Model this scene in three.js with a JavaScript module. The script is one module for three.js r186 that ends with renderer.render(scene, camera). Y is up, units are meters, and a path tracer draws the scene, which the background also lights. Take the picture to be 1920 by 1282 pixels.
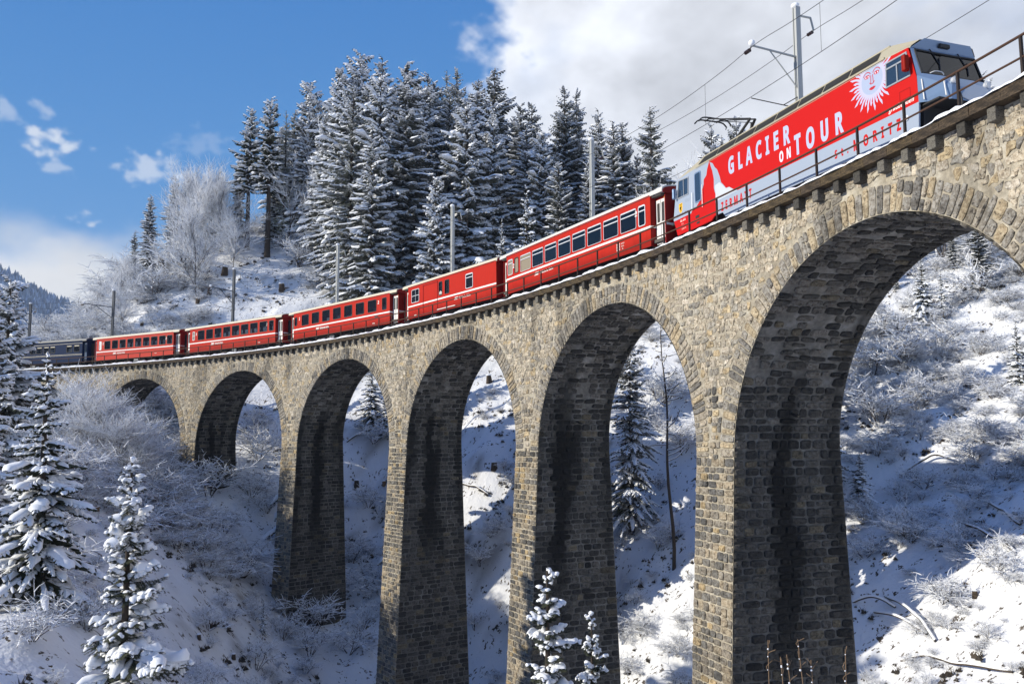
import * as THREE from 'three';
import { mergeGeometries, mergeVertices } from 'three/addons/utils/BufferGeometryUtils.js';
import { RoundedBoxGeometry } from 'three/addons/geometries/RoundedBoxGeometry.js';
import { MarchingCubes } from 'three/addons/objects/MarchingCubes.js';

// ------------------------------------------------------------------ camera, sky, sun, exposure
const FOC = 1566.09, PITCH = 0.09685;                    // focal length in photo pixels (1920 wide), upward pitch
const scene = new THREE.Scene();
const camera = new THREE.PerspectiveCamera(2 * Math.atan(641 / FOC) * 180 / Math.PI, 1024 / 683, 0.3, 9000);
camera.rotation.x = PITCH;
scene.add(camera);
const renderer = new THREE.WebGLRenderer({ antialias: true });
renderer.setSize(1024, 683);
renderer.toneMapping = THREE.LinearToneMapping;
renderer.toneMappingExposure = 1.13;
renderer.shadowMap.enabled = true;

const clamp = (x, a = 0, b = 1) => Math.min(b, Math.max(a, x));
const lerp = (a, b, t) => a + (b - a) * t;
const smooth = (a, b, x) => { const t = clamp((x - a) / (b - a)); return t * t * (3 - 2 * t); };
function rng(seed) { let a = seed >>> 0; return () => { a = (a + 0x6D2B79F5) | 0; let t = Math.imul(a ^ (a >>> 15), 1 | a); t = (t + Math.imul(t ^ (t >>> 7), 61 | t)) ^ t; return ((t ^ (t >>> 14)) >>> 0) / 4294967296; }; }
const hash3 = (x, y, z) => { let h = Math.imul(x, 374761393) ^ Math.imul(y, 668265263) ^ Math.imul(z, 2147483647 ^ 0x5bd1e995); h = Math.imul(h ^ (h >>> 13), 1274126177); h ^= h >>> 16; h = Math.imul(h, 0x85ebca6b); h ^= h >>> 13; return (h >>> 0) / 4294967296; };
function noise(x, y = 0, z = 0) {
  const xi = Math.floor(x), yi = Math.floor(y), zi = Math.floor(z);
  let u = x - xi, v = y - yi, w = z - zi; u = u * u * (3 - 2 * u); v = v * v * (3 - 2 * v); w = w * w * (3 - 2 * w);
  const c = (i, j, k) => hash3(xi + i, yi + j, zi + k);
  return lerp(lerp(lerp(c(0, 0, 0), c(1, 0, 0), u), lerp(c(0, 1, 0), c(1, 1, 0), u), v), lerp(lerp(c(0, 0, 1), c(1, 0, 1), u), lerp(c(0, 1, 1), c(1, 1, 1), u), v), w) * 2 - 1;
}
function fbm(x, y, z = 0, o = 4) { let s = 0, a = 0.5, n = 0; for (let i = 0; i < o; i++) { s += a * noise(x, y, z + i * 7.3); n += a; x *= 2.03; y *= 2.03; z *= 2.03; a *= 0.5; } return s / n; }

// the direction of a pixel of the photograph, used to lay the land and the clouds out
function dirOf(px, py) {
  const a = (px - 960) / FOC, b = -(py - 641) / FOC, c = Math.cos(PITCH), s = Math.sin(PITCH);
  return new THREE.Vector3(a, b * c + s, -(c - b * s)).normalize();
}
const elOf = (d) => Math.asin(d.y) * 180 / Math.PI, azOf = (d) => Math.atan2(d.x, -d.z) * 180 / Math.PI;
// sky: blue, a large pale cloud on the right, a low bank on the left, puffs
{
  const W = 4096, H = 2048, data = new Float32Array(W * H * 4);
  const puffs = [[108, 266, 2.1, 1.0, 0.75], [85, 210, 1.0, 0.6, 0.35], [278, 315, 1.6, 0.9, 0.55], [148, 416, 1.3, 0.65, 0.8], [105, 314, 1.3, 0.4, 0.4], [395, 275, 2.4, 0.8, 0.16], [5, 205, 0.7, 0.8, 0.35]].map(([x, y, rx, ry, s]) => { const d = dirOf(x, y); return [azOf(d), elOf(d), rx, ry, s]; });
  for (let j = 0; j < H; j++) for (let i = 0; i < W; i++) {
    const el = ((j + 0.5) / H - 0.5) * Math.PI, az = ((i + 0.5) / W - 0.5) * 2 * Math.PI;   // three: u = atan2(z, x)
    const ce = Math.cos(el), dx = Math.cos(az) * ce, dz = Math.sin(az) * ce, dy = Math.sin(el);
    const E = el * 180 / Math.PI, Az = Math.atan2(dx, -dz) * 180 / Math.PI;
    const shown = E > -2 && E < 36 && Math.abs(Az) < 42, o = (j * W + i) * 4;
    if (E < -7) { data[o] = 0.42; data[o + 1] = 0.47; data[o + 2] = 0.56; data[o + 3] = 1; continue; }
    if (!shown && ((i & 3) || (j & 3))) { const q = ((j & ~3) * W + (i & ~3)) * 4; if (data[q + 3]) { for (let k = 0; k < 4; k++) data[o + k] = data[q + k]; continue; } }   // coarser where no lens detail is needed
    const t = Math.pow(clamp(E / 55, 0, 1), 0.62);
    let r = lerp(0.14, 0.003, t), g = lerp(0.41, 0.098, t), b = lerp(0.76, 0.42, t);
    const hz = Math.exp(-Math.max(E, 0) / 5); r = lerp(r, 0.55, hz * 0.6); g = lerp(g, 0.66, hz * 0.6); b = lerp(b, 0.84, hz * 0.6);
    // clouds
    const px = dx * 6, py = dy * 9, pz = dz * 6;
    const f1 = fbm(px, py, pz, 5), f2 = fbm(px * 2.6 + 9, py * 2.6, pz * 2.6, 5);
    const edge = -2.6 + Math.max(0, E - 22) * 0.40 + f1 * 3.0 + f2 * 3.4 + fbm(px * 7, py * 7, pz * 7, 4) * 2.6;                      // azimuth of the cloud's left side
    let c = smooth(edge - 1.2, edge + 2.2, Az) * (1 - smooth(95, 150, Az)) * (1 - smooth(48, 66, E + f1 * 10));
    c *= 1 - 0.35 * smooth(0.05, 0.5, fbm(px * 1.3 + 3, py * 1.3, pz * 1.3 + 5, 4)) * smooth(18, 27, E);
    let inside = smooth(edge, edge + 14, Az);
    const f3 = fbm(px * 5.5, py * 5.5, pz * 5.5 + 3, 4); let lum = lerp(0.92, 0.70, inside) + f2 * 0.15 + 0.08 * f1 + f3 * 0.09;
    let cr = lum * 0.945, cg = lum * 0.985, cb = lum * 1.07;
    // low bank on the left
    const bank = smooth(11.9, 8.6, E + f1 * 2.6 + f2 * 1.5 + 0.07 * Math.max(0, Az + 25)) * smooth(edge, edge - 4, Az) * smooth(-90, -60, Az);
    if (bank > c) { c = bank; const l2 = 0.82 + f2 * 0.16 - 0.05 * smooth(9, 4, E); cr = l2 * 0.97; cg = l2 * 0.985; cb = l2; }
    for (const [a, e, rx, ry, s] of puffs) {
      const q = Math.hypot((Az - a) / rx, (E - e) / ry) + f2 * 0.9 + fbm(px * 11, py * 11, pz * 11, 5) * 1.5;
      const k = s * smooth(0.95, 0.15, q); if (k > c) { c = k; cr = 0.78; cg = 0.82; cb = 0.88; }
    }
    // scattered cloud over the rest of the sky
    const away = smooth(60, 100, Math.abs(Az + 10)) ;
    const k2 = away * smooth(0.02, 0.42, f1 + 0.35 * f2) * smooth(2, 10, E) * 0.8; if (k2 > c) { c = k2; cr = 0.60; cg = 0.63; cb = 0.68; }
    r = lerp(r, cr, c); g = lerp(g, cg, c); b = lerp(b, cb, c);
    if (E < 0) { const k = smooth(0, -6, E); r = lerp(r, 0.42, k); g = lerp(g, 0.47, k); b = lerp(b, 0.56, k); }
    data[o] = Math.max(r, 0); data[o + 1] = Math.max(g, 0); data[o + 2] = Math.max(b, 0); data[o + 3] = 1;
  }
  const sky = new THREE.DataTexture(data, W, H, THREE.RGBAFormat, THREE.FloatType);
  sky.mapping = THREE.EquirectangularReflectionMapping; sky.magFilter = THREE.LinearFilter; sky.needsUpdate = true;
  scene.background = sky; scene.environment = sky;
}
const SUN_EL = 22 * Math.PI / 180, SUN_AZ = -11 * Math.PI / 180;   // from the left, a little behind the viewer
const sunDir = new THREE.Vector3(-Math.cos(SUN_AZ) * Math.cos(SUN_EL), Math.sin(SUN_EL), -Math.sin(SUN_AZ) * Math.cos(SUN_EL));
const sun = new THREE.DirectionalLight(new THREE.Color().setRGB(1.0, 0.935, 0.80), 4.9);
sun.position.copy(sunDir).multiplyScalar(300).add(new THREE.Vector3(0, 0, -80));
sun.target.position.set(0, 0, -80);
sun.castShadow = true; sun.shadow.mapSize.set(4096, 4096);
Object.assign(sun.shadow.camera, { left: -200, right: 200, top: 160, bottom: -160, near: 1, far: 700 });
sun.shadow.bias = -0.0005;
scene.add(sun, sun.target);
scene.fog = new THREE.FogExp2(new THREE.Color().setRGB(0.62, 0.74, 0.95), 0.00013);

// ------------------------------------------------------------------ helpers
const V = (x, y, z) => new THREE.Vector3(x, y, z);
const used = new Map();
function numbered(name) { const n = used.get(name) || 0; used.set(name, n + 1); return n ? `${name}_${String(n).padStart(3, '0')}` : name; }
function tag(o, label, category, group, kind) { if (label) o.userData.label = label; if (category) o.userData.category = category; if (group) o.userData.group = group; if (kind) o.userData.kind = kind; return o; }
function thing(name, label, category, group) { const o = new THREE.Group(); o.name = numbered(name); tag(o, label, category, group); scene.add(o); return o; }
function mesh(name, geo, mat, parent) {
  const m = new THREE.Mesh(geo, mat); m.castShadow = m.receiveShadow = true;
  if (parent) { m.name = name; parent.add(m); } else { m.name = numbered(name); scene.add(m); }
  return m;
}
function merge(list) {
  const gs = list.filter(Boolean).map((g) => { const n = g.index ? g.toNonIndexed() : g; for (const k of Object.keys(n.attributes)) if (!['position', 'normal', 'uv', 'color'].includes(k)) n.deleteAttribute(k); return n; });
  const col = gs.every((g) => g.attributes.color), uv = gs.every((g) => g.attributes.uv);
  gs.forEach((g) => { if (!col) g.deleteAttribute('color'); if (!uv) g.deleteAttribute('uv'); });
  return mergeGeometries(gs);
}
const M4 = new THREE.Matrix4(), Q4 = new THREE.Quaternion(), E3 = new THREE.Euler();
function at(g, x, y, z, rx = 0, ry = 0, rz = 0, sx = 1, sy = sx, sz = sx) { return g.applyMatrix4(new THREE.Matrix4().compose(V(x, y, z), new THREE.Quaternion().setFromEuler(new THREE.Euler(rx, ry, rz, 'YXZ')), V(sx, sy, sz))); }
const bx = (w, h, d, x = 0, y = 0, z = 0, rx = 0, ry = 0, rz = 0) => at(new THREE.BoxGeometry(w, h, d), x, y, z, rx, ry, rz);
const rbx = (w, h, d, r, x = 0, y = 0, z = 0, rx = 0, ry = 0, rz = 0) => at(new RoundedBoxGeometry(w, h, d, 2, r), x, y, z, rx, ry, rz);
function rod(a, b, r0, r1 = r0, n = 6) {       // straight tapered rod from a to b
  const d = b.clone().sub(a), L = d.length(), g = new THREE.CylinderGeometry(r1, r0, L, n, 1);
  g.applyQuaternion(new THREE.Quaternion().setFromUnitVectors(V(0, 1, 0), d.normalize()));
  const c = a.clone().add(b).multiplyScalar(0.5); g.translate(c.x, c.y, c.z); return g;
}
function tube(pts, r, seg = pts.length * 4, n = 6) { return new THREE.TubeGeometry(new THREE.CatmullRomCurve3(pts), seg, r, n); }
// a soup of flat triangles with uv and colour
class GB {
  constructor() { this.p = []; this.u = []; this.c = []; }
  tri(a, b, c, col, ua, ub, uc) {
    this.p.push(a.x, a.y, a.z, b.x, b.y, b.z, c.x, c.y, c.z);
    if (ua) this.u.push(ua[0], ua[1], ub[0], ub[1], uc[0], uc[1]);
    if (col) for (let i = 0; i < 3; i++) this.c.push(col[0], col[1], col[2]);
    return this;
  }
  quad(a, b, c, d, col, ua, ub, uc, ud) { this.tri(a, b, c, col, ua, ub, uc); this.tri(a, c, d, col, ua, uc, ud); return this; }
  get empty() { return !this.p.length; }
  geo() {
    const g = new THREE.BufferGeometry(); g.setAttribute('position', new THREE.Float32BufferAttribute(this.p, 3));
    if (this.u.length) g.setAttribute('uv', new THREE.Float32BufferAttribute(this.u, 2));
    if (this.c.length) g.setAttribute('color', new THREE.Float32BufferAttribute(this.c, 3));
    g.computeVertexNormals(); return g;
  }
}
// indexed grid: fn(i, j) -> Vector3
function grid(nu, nv, fn, uvf, colf) {
  const p = [], u = [], c = [], ix = [];
  for (let j = 0; j <= nv; j++) for (let i = 0; i <= nu; i++) { const q = fn(i / nu, j / nv); p.push(q.x, q.y, q.z); if (uvf) u.push(...uvf(i / nu, j / nv)); if (colf) c.push(...colf(i / nu, j / nv, q)); }
  const w = nu + 1; for (let j = 0; j < nv; j++) for (let i = 0; i < nu; i++) { const a = j * w + i; ix.push(a, a + 1, a + w + 1, a, a + w + 1, a + w); }
  const g = new THREE.BufferGeometry(); g.setAttribute('position', new THREE.Float32BufferAttribute(p, 3));
  if (uvf) g.setAttribute('uv', new THREE.Float32BufferAttribute(u, 2)); if (colf) g.setAttribute('color', new THREE.Float32BufferAttribute(c, 3));
  g.setIndex(ix); g.computeVertexNormals(); return g;
}
// textures
function dataTex(n, m, fn, srgb) {
  const d = new Uint8Array(n * m * 4);
  for (let j = 0; j < m; j++) for (let i = 0; i < n; i++) { const c = fn(i / n, j / m, i, j), o = (j * n + i) * 4; for (let k = 0; k < 3; k++) d[o + k] = clamp(Array.isArray(c) ? c[k] : c) * 255; d[o + 3] = 255; }
  const t = new THREE.DataTexture(d, n, m); t.wrapS = t.wrapT = THREE.RepeatWrapping; t.magFilter = THREE.LinearFilter; t.minFilter = THREE.LinearMipmapLinearFilter; t.generateMipmaps = true;
  if (srgb) t.colorSpace = THREE.SRGBColorSpace; t.needsUpdate = true; return t;
}
// tileable fbm: lattice noise with a period
function tnoise(x, y, per, seed) {
  const xi = Math.floor(x), yi = Math.floor(y); let u = x - xi, v = y - yi; u = u * u * (3 - 2 * u); v = v * v * (3 - 2 * v);
  const c = (i, j) => hash3(((xi + i) % per + per) % per, ((yi + j) % per + per) % per, seed);
  return lerp(lerp(c(0, 0), c(1, 0), u), lerp(c(0, 1), c(1, 1), u), v) * 2 - 1;
}
function tfbm(u, v, per, o, seed) { let s = 0, a = 0.5, n = 0, p = per; for (let i = 0; i < o; i++) { s += a * tnoise(u * p, v * p, p, seed + i); n += a; a *= 0.55; p *= 2; } return s / n; }
function canvasTex(w, h, draw) { const c = document.createElement('canvas'); c.width = w; c.height = h; draw(c.getContext('2d'), w, h); const t = new THREE.CanvasTexture(c); t.colorSpace = THREE.SRGBColorSpace; t.anisotropy = 8; return t; }
const rgb = (r, g, b) => new THREE.Color().setRGB(r, g, b);
const mat = (c, rough = 0.7, o = {}) => new THREE.MeshStandardMaterial({ color: Array.isArray(c) ? rgb(...c) : c, roughness: rough, ...o });

// ------------------------------------------------------------------ the line of the viaduct: a curve of 114 m radius, climbing to the right
const R = 114.023, WID = 4.385, CX = -98.9817, CZ = 5.0489, S0 = 148.3898, GRADE = 0.014888, H0 = 6.2672, RT = R + WID / 2;
const PITCHS = 17.638, ARCH = 7.5, HP = PITCHS / 2 - ARCH;          // spacing of the arches, their radius, half thickness of a pier
const HY = (s) => H0 + GRADE * s;                                   // height of the arch crowns along the line
const P = (s, h, r) => { const f = (s + S0) / R; return V(CX + r * Math.sin(f), HY(s) + h, CZ - r * Math.cos(f)); };
const polarS = (x, z) => { const f = Math.atan2(x - CX, CZ - z); return [R * f - S0, Math.hypot(x - CX, z - CZ)]; };
const rFront = (h) => R - 0.02 * clamp(-h, 0, 7.5) - 0.045 * Math.max(0, -7.5 - h);
const rBack = (h) => R + WID + 0.03 * clamp(-h, 0, 7.5) + 0.04 * Math.max(0, -7.5 - h);
const BL = 0.006;
function placeOnLine(o, s, h, r) { o.position.copy(P(s, h, r)); o.rotation.set(0, -(s + S0) / R, Math.atan(GRADE), 'YXZ'); return o; }   // local x along the line, z towards the valley side
// ------------------------------------------------------------------ the land: a thin-plate surface through known heights
const pol = (px, d, y) => { const a = Math.atan((px - 960) / FOC); return [d * Math.sin(a), -d * Math.cos(a), y]; };
const onLine = (s, dr, y) => { const q = P(s, 0, R + WID / 2 + dr); return [q.x, q.z, y]; };
const known = [
  [0, 0, -2.2], [0, 14, -1], [-18, 8, 1.5], [18, 6, -1.5], [0, 40, 4], [-45, 20, -4], [60, 25, 4],
  pol(-500, 24, -5), pol(250, 22, -9.6), pol(700, 22, -11), pol(1100, 22, -10.5), pol(1500, 20, -10.2), pol(2100, 18, -8.5),
  pol(-700, 50, -8), pol(-200, 48, -9), pol(90, 45, -7.2), pol(350, 42, -13.5), pol(650, 42, -20), pol(950, 40, -22),
  pol(-900, 90, -3), pol(-500, 95, 0), pol(-150, 80, -3), pol(-120, 110, 5.5), pol(130, 75, -4), pol(330, 65, -12.5),
  onLine(-125, 0, 5.6), onLine(-113, 0, 5.2), onLine(-104, 0, 1.6), onLine(-97, 0, -1.2), onLine(-88, 0, -3.2), onLine(-79.4, 0, -6.2), onLine(-70, 0, -12), onLine(-61.7, 0, -17.8), onLine(-53, 0, -22),
  onLine(-44, 0, -25), onLine(-35, 0, -27), onLine(-26, 0, -26.5), onLine(-8.8, 0, -20), onLine(8.8, 0, -15), onLine(24, 0, -4), onLine(36, 0, 6),
  onLine(-122, 9, 6.5), onLine(-105, 9, 5.5), onLine(-90, 10, 1.0), onLine(-79, 10, -2), onLine(-62, 12, -10),
  pol(900, 74, -21), pol(900, 99, 2), pol(900, 122, 17), pol(680, 92, -14), pol(680, 112, 6), pol(680, 128, 20.5),
  pol(480, 106, -1), pol(470, 128, 16), pol(440, 152, 33), pol(560, 140, 27), pol(330, 128, 13), pol(262, 150, 25), pol(150, 150, 15), pol(60, 140, 10), pol(60, 170, 13), pol(-150, 165, 12),
  pol(1200, 58, -19), pol(1200, 71, -11.5), pol(1200, 86, -2.5), pol(1200, 112, 18), pol(1050, 66, -20.5), pol(1050, 90, -1),
  pol(1600, 42, -17.5), pol(1620, 60, -12), pol(1800, 46, -14.2), pol(1800, 70, -5), pol(1750, 92, 9), pol(1750, 108, 20.5), pol(1500, 110, 20), pol(2100, 60, -2), pol(2150, 95, 16), pol(1950, 112, 23),
  pol(400, 200, 36), pol(620, 180, 36), pol(900, 165, 33), pol(1400, 155, 31), pol(2000, 160, 32), pol(20, 220, 10), pol(-300, 220, 12), pol(900, 240, 38), pol(1800, 240, 38),
];
const tps = (() => {
  const n = known.length, N = n + 3, A = [], S = 60;
  const U = (r2) => r2 < 1e-12 ? 0 : r2 * Math.log(r2);
  for (let i = 0; i < N; i++) A.push(new Float64Array(N + 1));
  for (let i = 0; i < n; i++) {
    for (let j = 0; j < n; j++) A[i][j] = U(((known[i][0] - known[j][0]) ** 2 + (known[i][1] - known[j][1]) ** 2) / (S * S)) + (i === j ? 0.004 : 0);
    A[i][n] = A[n][i] = 1; A[i][n + 1] = A[n + 1][i] = known[i][0] / S; A[i][n + 2] = A[n + 2][i] = known[i][1] / S; A[i][N] = known[i][2];
  }
  for (let c = 0; c < N; c++) {
    let p = c; for (let i = c + 1; i < N; i++) if (Math.abs(A[i][c]) > Math.abs(A[p][c])) p = i;
    [A[c], A[p]] = [A[p], A[c]];
    for (let i = 0; i < N; i++) if (i !== c) { const f = A[i][c] / A[c][c]; if (f) for (let k = c; k <= N; k++) A[i][k] -= f * A[c][k]; }
  }
  const w = A.map((r, i) => r[N] / r[i]);
  return (x, z) => { let s = w[n] + w[n + 1] * x / S + w[n + 2] * z / S; for (let i = 0; i < n; i++) s += w[i] * U(((x - known[i][0]) ** 2 + (z - known[i][1]) ** 2) / (S * S)); return s; };
})();
const GX0 = -190, GX1 = 150, GZ0 = -250, GZ1 = 46, CELL = 0.8, GNX = Math.round((GX1 - GX0) / CELL), GNZ = Math.round((GZ1 - GZ0) / CELL);
const hgt = new Float32Array((GNX + 1) * (GNZ + 1));
{
  // the smooth surface on a coarse grid, then relief on the fine one
  const C = 5, cx = Math.ceil((GX1 - GX0) / C) + 2, cz = Math.ceil((GZ1 - GZ0) / C) + 2, co = new Float32Array(cx * cz);
  for (let j = 0; j < cz; j++) for (let i = 0; i < cx; i++) co[j * cx + i] = tps(GX0 + i * C, GZ0 + j * C);
  for (let j = 0; j <= GNZ; j++) for (let i = 0; i <= GNX; i++) {
    const x = GX0 + i * CELL, z = GZ0 + j * CELL, a = (x - GX0) / C, b = (z - GZ0) / C, ai = Math.floor(a), bi = Math.floor(b), u = a - ai, v = b - bi;
    let y = lerp(lerp(co[bi * cx + ai], co[bi * cx + ai + 1], u), lerp(co[(bi + 1) * cx + ai], co[(bi + 1) * cx + ai + 1], u), v);
    const d0 = Math.hypot(x, z), k = smooth(4, 25, d0);
    y += k * (1.7 * fbm(x / 15, z / 15, 3, 3) + 0.75 * fbm(x / 4.2, z / 4.2, 9, 3) + 0.22 * noise(x / 1.5, z / 1.5, 4));
    // hummocks and ledges on the slope behind the viaduct
    y += k * 0.55 * Math.max(0, fbm(x / 2.6, z / 2.6, 31, 2)) ;
    const [s, r] = polarS(x, z), dev = Math.abs(r - RT);
    if (s > -150 && s < 45) {
      const lim = s < -112 ? HY(s) + 1.35 : HY(s) + lerp(1.35, -2.2, smooth(-112, -98, s)), w = smooth(9, 3.2, dev);
      if (y > lim) y = lerp(y, lim, w);
      if (s < -112 && y < lim) y = lerp(y, lim, smooth(5, 2.8, dev) * smooth(-108, -114, s));
    }
    y -= 40 * smooth(14, 0, Math.min(x - GX0, GX1 - x, z - GZ0, GZ1 - z));
    hgt[j * (GNX + 1) + i] = y;
  }
}
function height(x, z) {
  const a = clamp((x - GX0) / CELL, 0, GNX - 1e-3), b = clamp((z - GZ0) / CELL, 0, GNZ - 1e-3), i = Math.floor(a), j = Math.floor(b), u = a - i, v = b - j, w = GNX + 1;
  return lerp(lerp(hgt[j * w + i], hgt[j * w + i + 1], u), lerp(hgt[(j + 1) * w + i], hgt[(j + 1) * w + i + 1], u), v);
}
function ground(px, py, from = 6) {             // where the line of sight of a photo pixel meets the land
  const d = dirOf(px, py); let prev = from;
  for (let t = from; t < 260; t += 0.5) { if (d.y * t < height(d.x * t, d.z * t)) { let a = prev, b = t; for (let k = 0; k < 12; k++) { const m = (a + b) / 2; if (d.y * m < height(d.x * m, d.z * m)) b = m; else a = m; } return V(d.x * b, height(d.x * b, d.z * b), d.z * b); } prev = t; }
  return null;
}
const onLand = (px, dist, sink = 0) => { const [x, z] = pol(px, dist, 0); return V(x, height(x, z) - sink, z); };

const snowBump = dataTex(512, 512, (u, v) => 0.5 + 0.3 * tfbm(u, v, 6, 5, 11) + 0.22 * tfbm(u, v, 40, 3, 23));
const snowGround = dataTex(1024, 1024, (u, v) => {
  const a = tfbm(u, v, 5, 4, 3), n = tfbm(u, v, 56, 3, 71), m = tfbm(u, v, 14, 3, 5);
  const stalk = smooth(0.34, 0.46, n + 0.30 * m) * smooth(-0.1, 0.3, m + 0.4 * a);
  const w = 0.955 + 0.02 * a; return [lerp(w, 0.33, stalk), lerp(w, 0.29, stalk), lerp(w, 0.24, stalk)];
}, true);
const M = {};
M.land = mat([0.86, 0.87, 0.89], 0.9, { map: snowGround, bumpMap: snowBump, bumpScale: 0.12, vertexColors: true });
M.snow = mat([0.86, 0.875, 0.9], 0.85);
{
  const p = new Float32Array((GNX + 1) * (GNZ + 1) * 3), u = new Float32Array((GNX + 1) * (GNZ + 1) * 2), c = new Float32Array(p.length), ix = [];
  for (let j = 0; j <= GNZ; j++) for (let i = 0; i <= GNX; i++) {
    const o = j * (GNX + 1) + i, x = GX0 + i * CELL, z = GZ0 + j * CELL; p.set([x, hgt[o], z], o * 3); u.set([x / 9, z / 9], o * 2);
    const e = i < GNX && j < GNZ ? Math.hypot(hgt[o] - hgt[o + 1], hgt[o] - hgt[o + GNX + 1]) / CELL : 0;
    const bare = smooth(1.15, 1.9, e + 0.35 * fbm(x / 1.7, z / 1.7, 17, 2)) * 0.85;                // earth shows where the snow slid off
    c.set([lerp(1, 0.16, bare), lerp(1, 0.13, bare), lerp(1, 0.10, bare)], o * 3);
  }
  for (let j = 0; j < GNZ; j++) for (let i = 0; i < GNX; i++) { const a = j * (GNX + 1) + i, b = a + GNX + 1; ix.push(a, b, a + 1, a + 1, b, b + 1); }
  const g = new THREE.BufferGeometry(); g.setAttribute('position', new THREE.BufferAttribute(p, 3)); g.setAttribute('uv', new THREE.BufferAttribute(u, 2)); g.setAttribute('color', new THREE.BufferAttribute(c, 3)); g.setIndex(ix); g.computeVertexNormals();
  tag(mesh('hillside', g, M.land), 'snow-covered hillside and gully under and behind the viaduct', 'hillside', null, 'structure');
}
// the wider land, to the horizon, with the mountain ridge beyond the left end
const farRidge = (x, z) => {
  const d = Math.hypot(x, z), az = Math.atan2(x, -z) * 180 / Math.PI;
  const top = lerp(0.062, 0.190, smooth(-16, -40, az)) ;                                            // tangent of the ridge's elevation
  const along = 1 - Math.abs(d - 2000) / 900;
  let y = -60; if (az > -110 && az < -8) y = Math.max(y, lerp(-60, top * 2000, clamp(along) ** 0.9) + (along > 0 ? 26 * fbm(x / 160, z / 160, 2, 4) : 0));
  const other = 260 * smooth(1800, 3400, d) * (0.6 + 0.4 * fbm(x / 700, z / 700, 7, 3)) * smooth(10, 60, Math.abs(az + 10) - 20); return Math.max(y, -60 + other);
};
{
  const n = 170, S = 4200;
  const g = grid(n, n, (u, v) => { const x = (u - 0.5) * 2 * S, z = (v - 0.5) * -2 * S; return V(x, farRidge(x, z) - 8, z); }, (u, v) => [u * 40, v * 40]);
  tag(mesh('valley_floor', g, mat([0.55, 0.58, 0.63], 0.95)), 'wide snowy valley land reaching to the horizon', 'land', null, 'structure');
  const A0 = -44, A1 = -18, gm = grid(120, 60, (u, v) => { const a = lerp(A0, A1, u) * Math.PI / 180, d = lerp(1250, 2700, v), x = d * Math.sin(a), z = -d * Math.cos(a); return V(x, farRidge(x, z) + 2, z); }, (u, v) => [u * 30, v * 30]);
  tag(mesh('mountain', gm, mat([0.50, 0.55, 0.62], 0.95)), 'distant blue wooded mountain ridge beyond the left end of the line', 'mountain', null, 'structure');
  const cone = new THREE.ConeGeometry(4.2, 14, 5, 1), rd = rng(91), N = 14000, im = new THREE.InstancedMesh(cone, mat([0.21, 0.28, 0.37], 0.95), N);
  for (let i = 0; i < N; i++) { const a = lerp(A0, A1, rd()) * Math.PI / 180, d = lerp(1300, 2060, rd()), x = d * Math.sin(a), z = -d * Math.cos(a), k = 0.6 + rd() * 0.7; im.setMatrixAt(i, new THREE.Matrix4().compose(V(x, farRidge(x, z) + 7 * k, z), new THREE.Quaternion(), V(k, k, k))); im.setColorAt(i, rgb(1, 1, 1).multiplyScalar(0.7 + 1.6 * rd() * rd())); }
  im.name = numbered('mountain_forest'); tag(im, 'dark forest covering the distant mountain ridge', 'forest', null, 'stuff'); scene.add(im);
}
// ------------------------------------------------------------------ the viaduct
const mortarMap = dataTex(512, 512, (u, v) => { const a = tfbm(u, v, 5, 5, 41), b = tfbm(u, v, 24, 4, 42), k = 0.90 + 0.14 * a + 0.16 * b; return [k, k * (0.985 + 0.02 * a), k * (0.96 + 0.05 * a)]; }, true);
const mortarBump = dataTex(512, 512, (u, v) => 0.5 + 0.35 * tfbm(u, v, 14, 5, 44) + 0.2 * tfbm(u, v, 60, 2, 46));
const stoneMap = dataTex(512, 512, (u, v) => { const a = tfbm(u, v, 7, 5, 51), b = tfbm(u, v, 30, 4, 52), s = smooth(0.25, 0.5, tfbm(u, v, 20, 4, 57)); const k = clamp(0.88 + 0.24 * a + 0.26 * b) * (1 - 0.40 * s); return [k, k * (0.97 + 0.04 * b), k * (0.93 + 0.08 * b)]; }, true);
const stoneBump = dataTex(512, 512, (u, v) => 0.5 + 0.38 * tfbm(u, v, 9, 5, 54) + 0.25 * tfbm(u, v, 48, 3, 55));
M.mortar = mat([1, 1, 1], 0.93, { map: mortarMap, bumpMap: mortarBump, bumpScale: 0.04, vertexColors: true });
M.stone = mat([1, 1, 1], 0.9, { map: stoneMap, bumpMap: stoneBump, bumpScale: 0.045, vertexColors: true });

const viaduct = thing('stone_viaduct', 'tall curved stone railway viaduct with round arches carrying the red train', 'viaduct');
const ARCHES = [0, 1, 2, 3, 4, 5, 6, 7].map((k) => (1 - k) * PITCHS);       // crown positions along the line, right to left
const PIERS = ARCHES.slice(0, -1).map((s) => s - PITCHS / 2);
const S_END0 = -116, S_END1 = 34, TOPH = 1.5;
const baseH = (s) => { const q = P(s, 0, RT); return height(q.x, q.z) - HY(s) - 3; };
const F = (s, h, d = 0) => P(s, h, rFront(h) - d);                          // the lit face; d is outwards
function vault(sk, u, v, d = 0) {                                           // inner face of an arch: u along the curve from the left springing, v 0..1 through the thickness
  let s, h, nx, ny;
  if (u < 0) { s = -ARCH + BL * -u; h = -ARCH + u; nx = 1; ny = 0; } else if (u > Math.PI * ARCH) { s = ARCH - BL * (u - Math.PI * ARCH); h = -ARCH - (u - Math.PI * ARCH); nx = -1; ny = 0; } else { const t = u / ARCH; s = -ARCH * Math.cos(t); h = -ARCH + ARCH * Math.sin(t); nx = Math.cos(t); ny = -Math.sin(t); }
  s += nx * d; h += ny * d;
  const r = lerp(rFront(h), rBack(h), v);
  const f0 = (sk + S0) / R; return P(sk + s * R / r, h - GRADE * s * (R / r), r);
}
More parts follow.
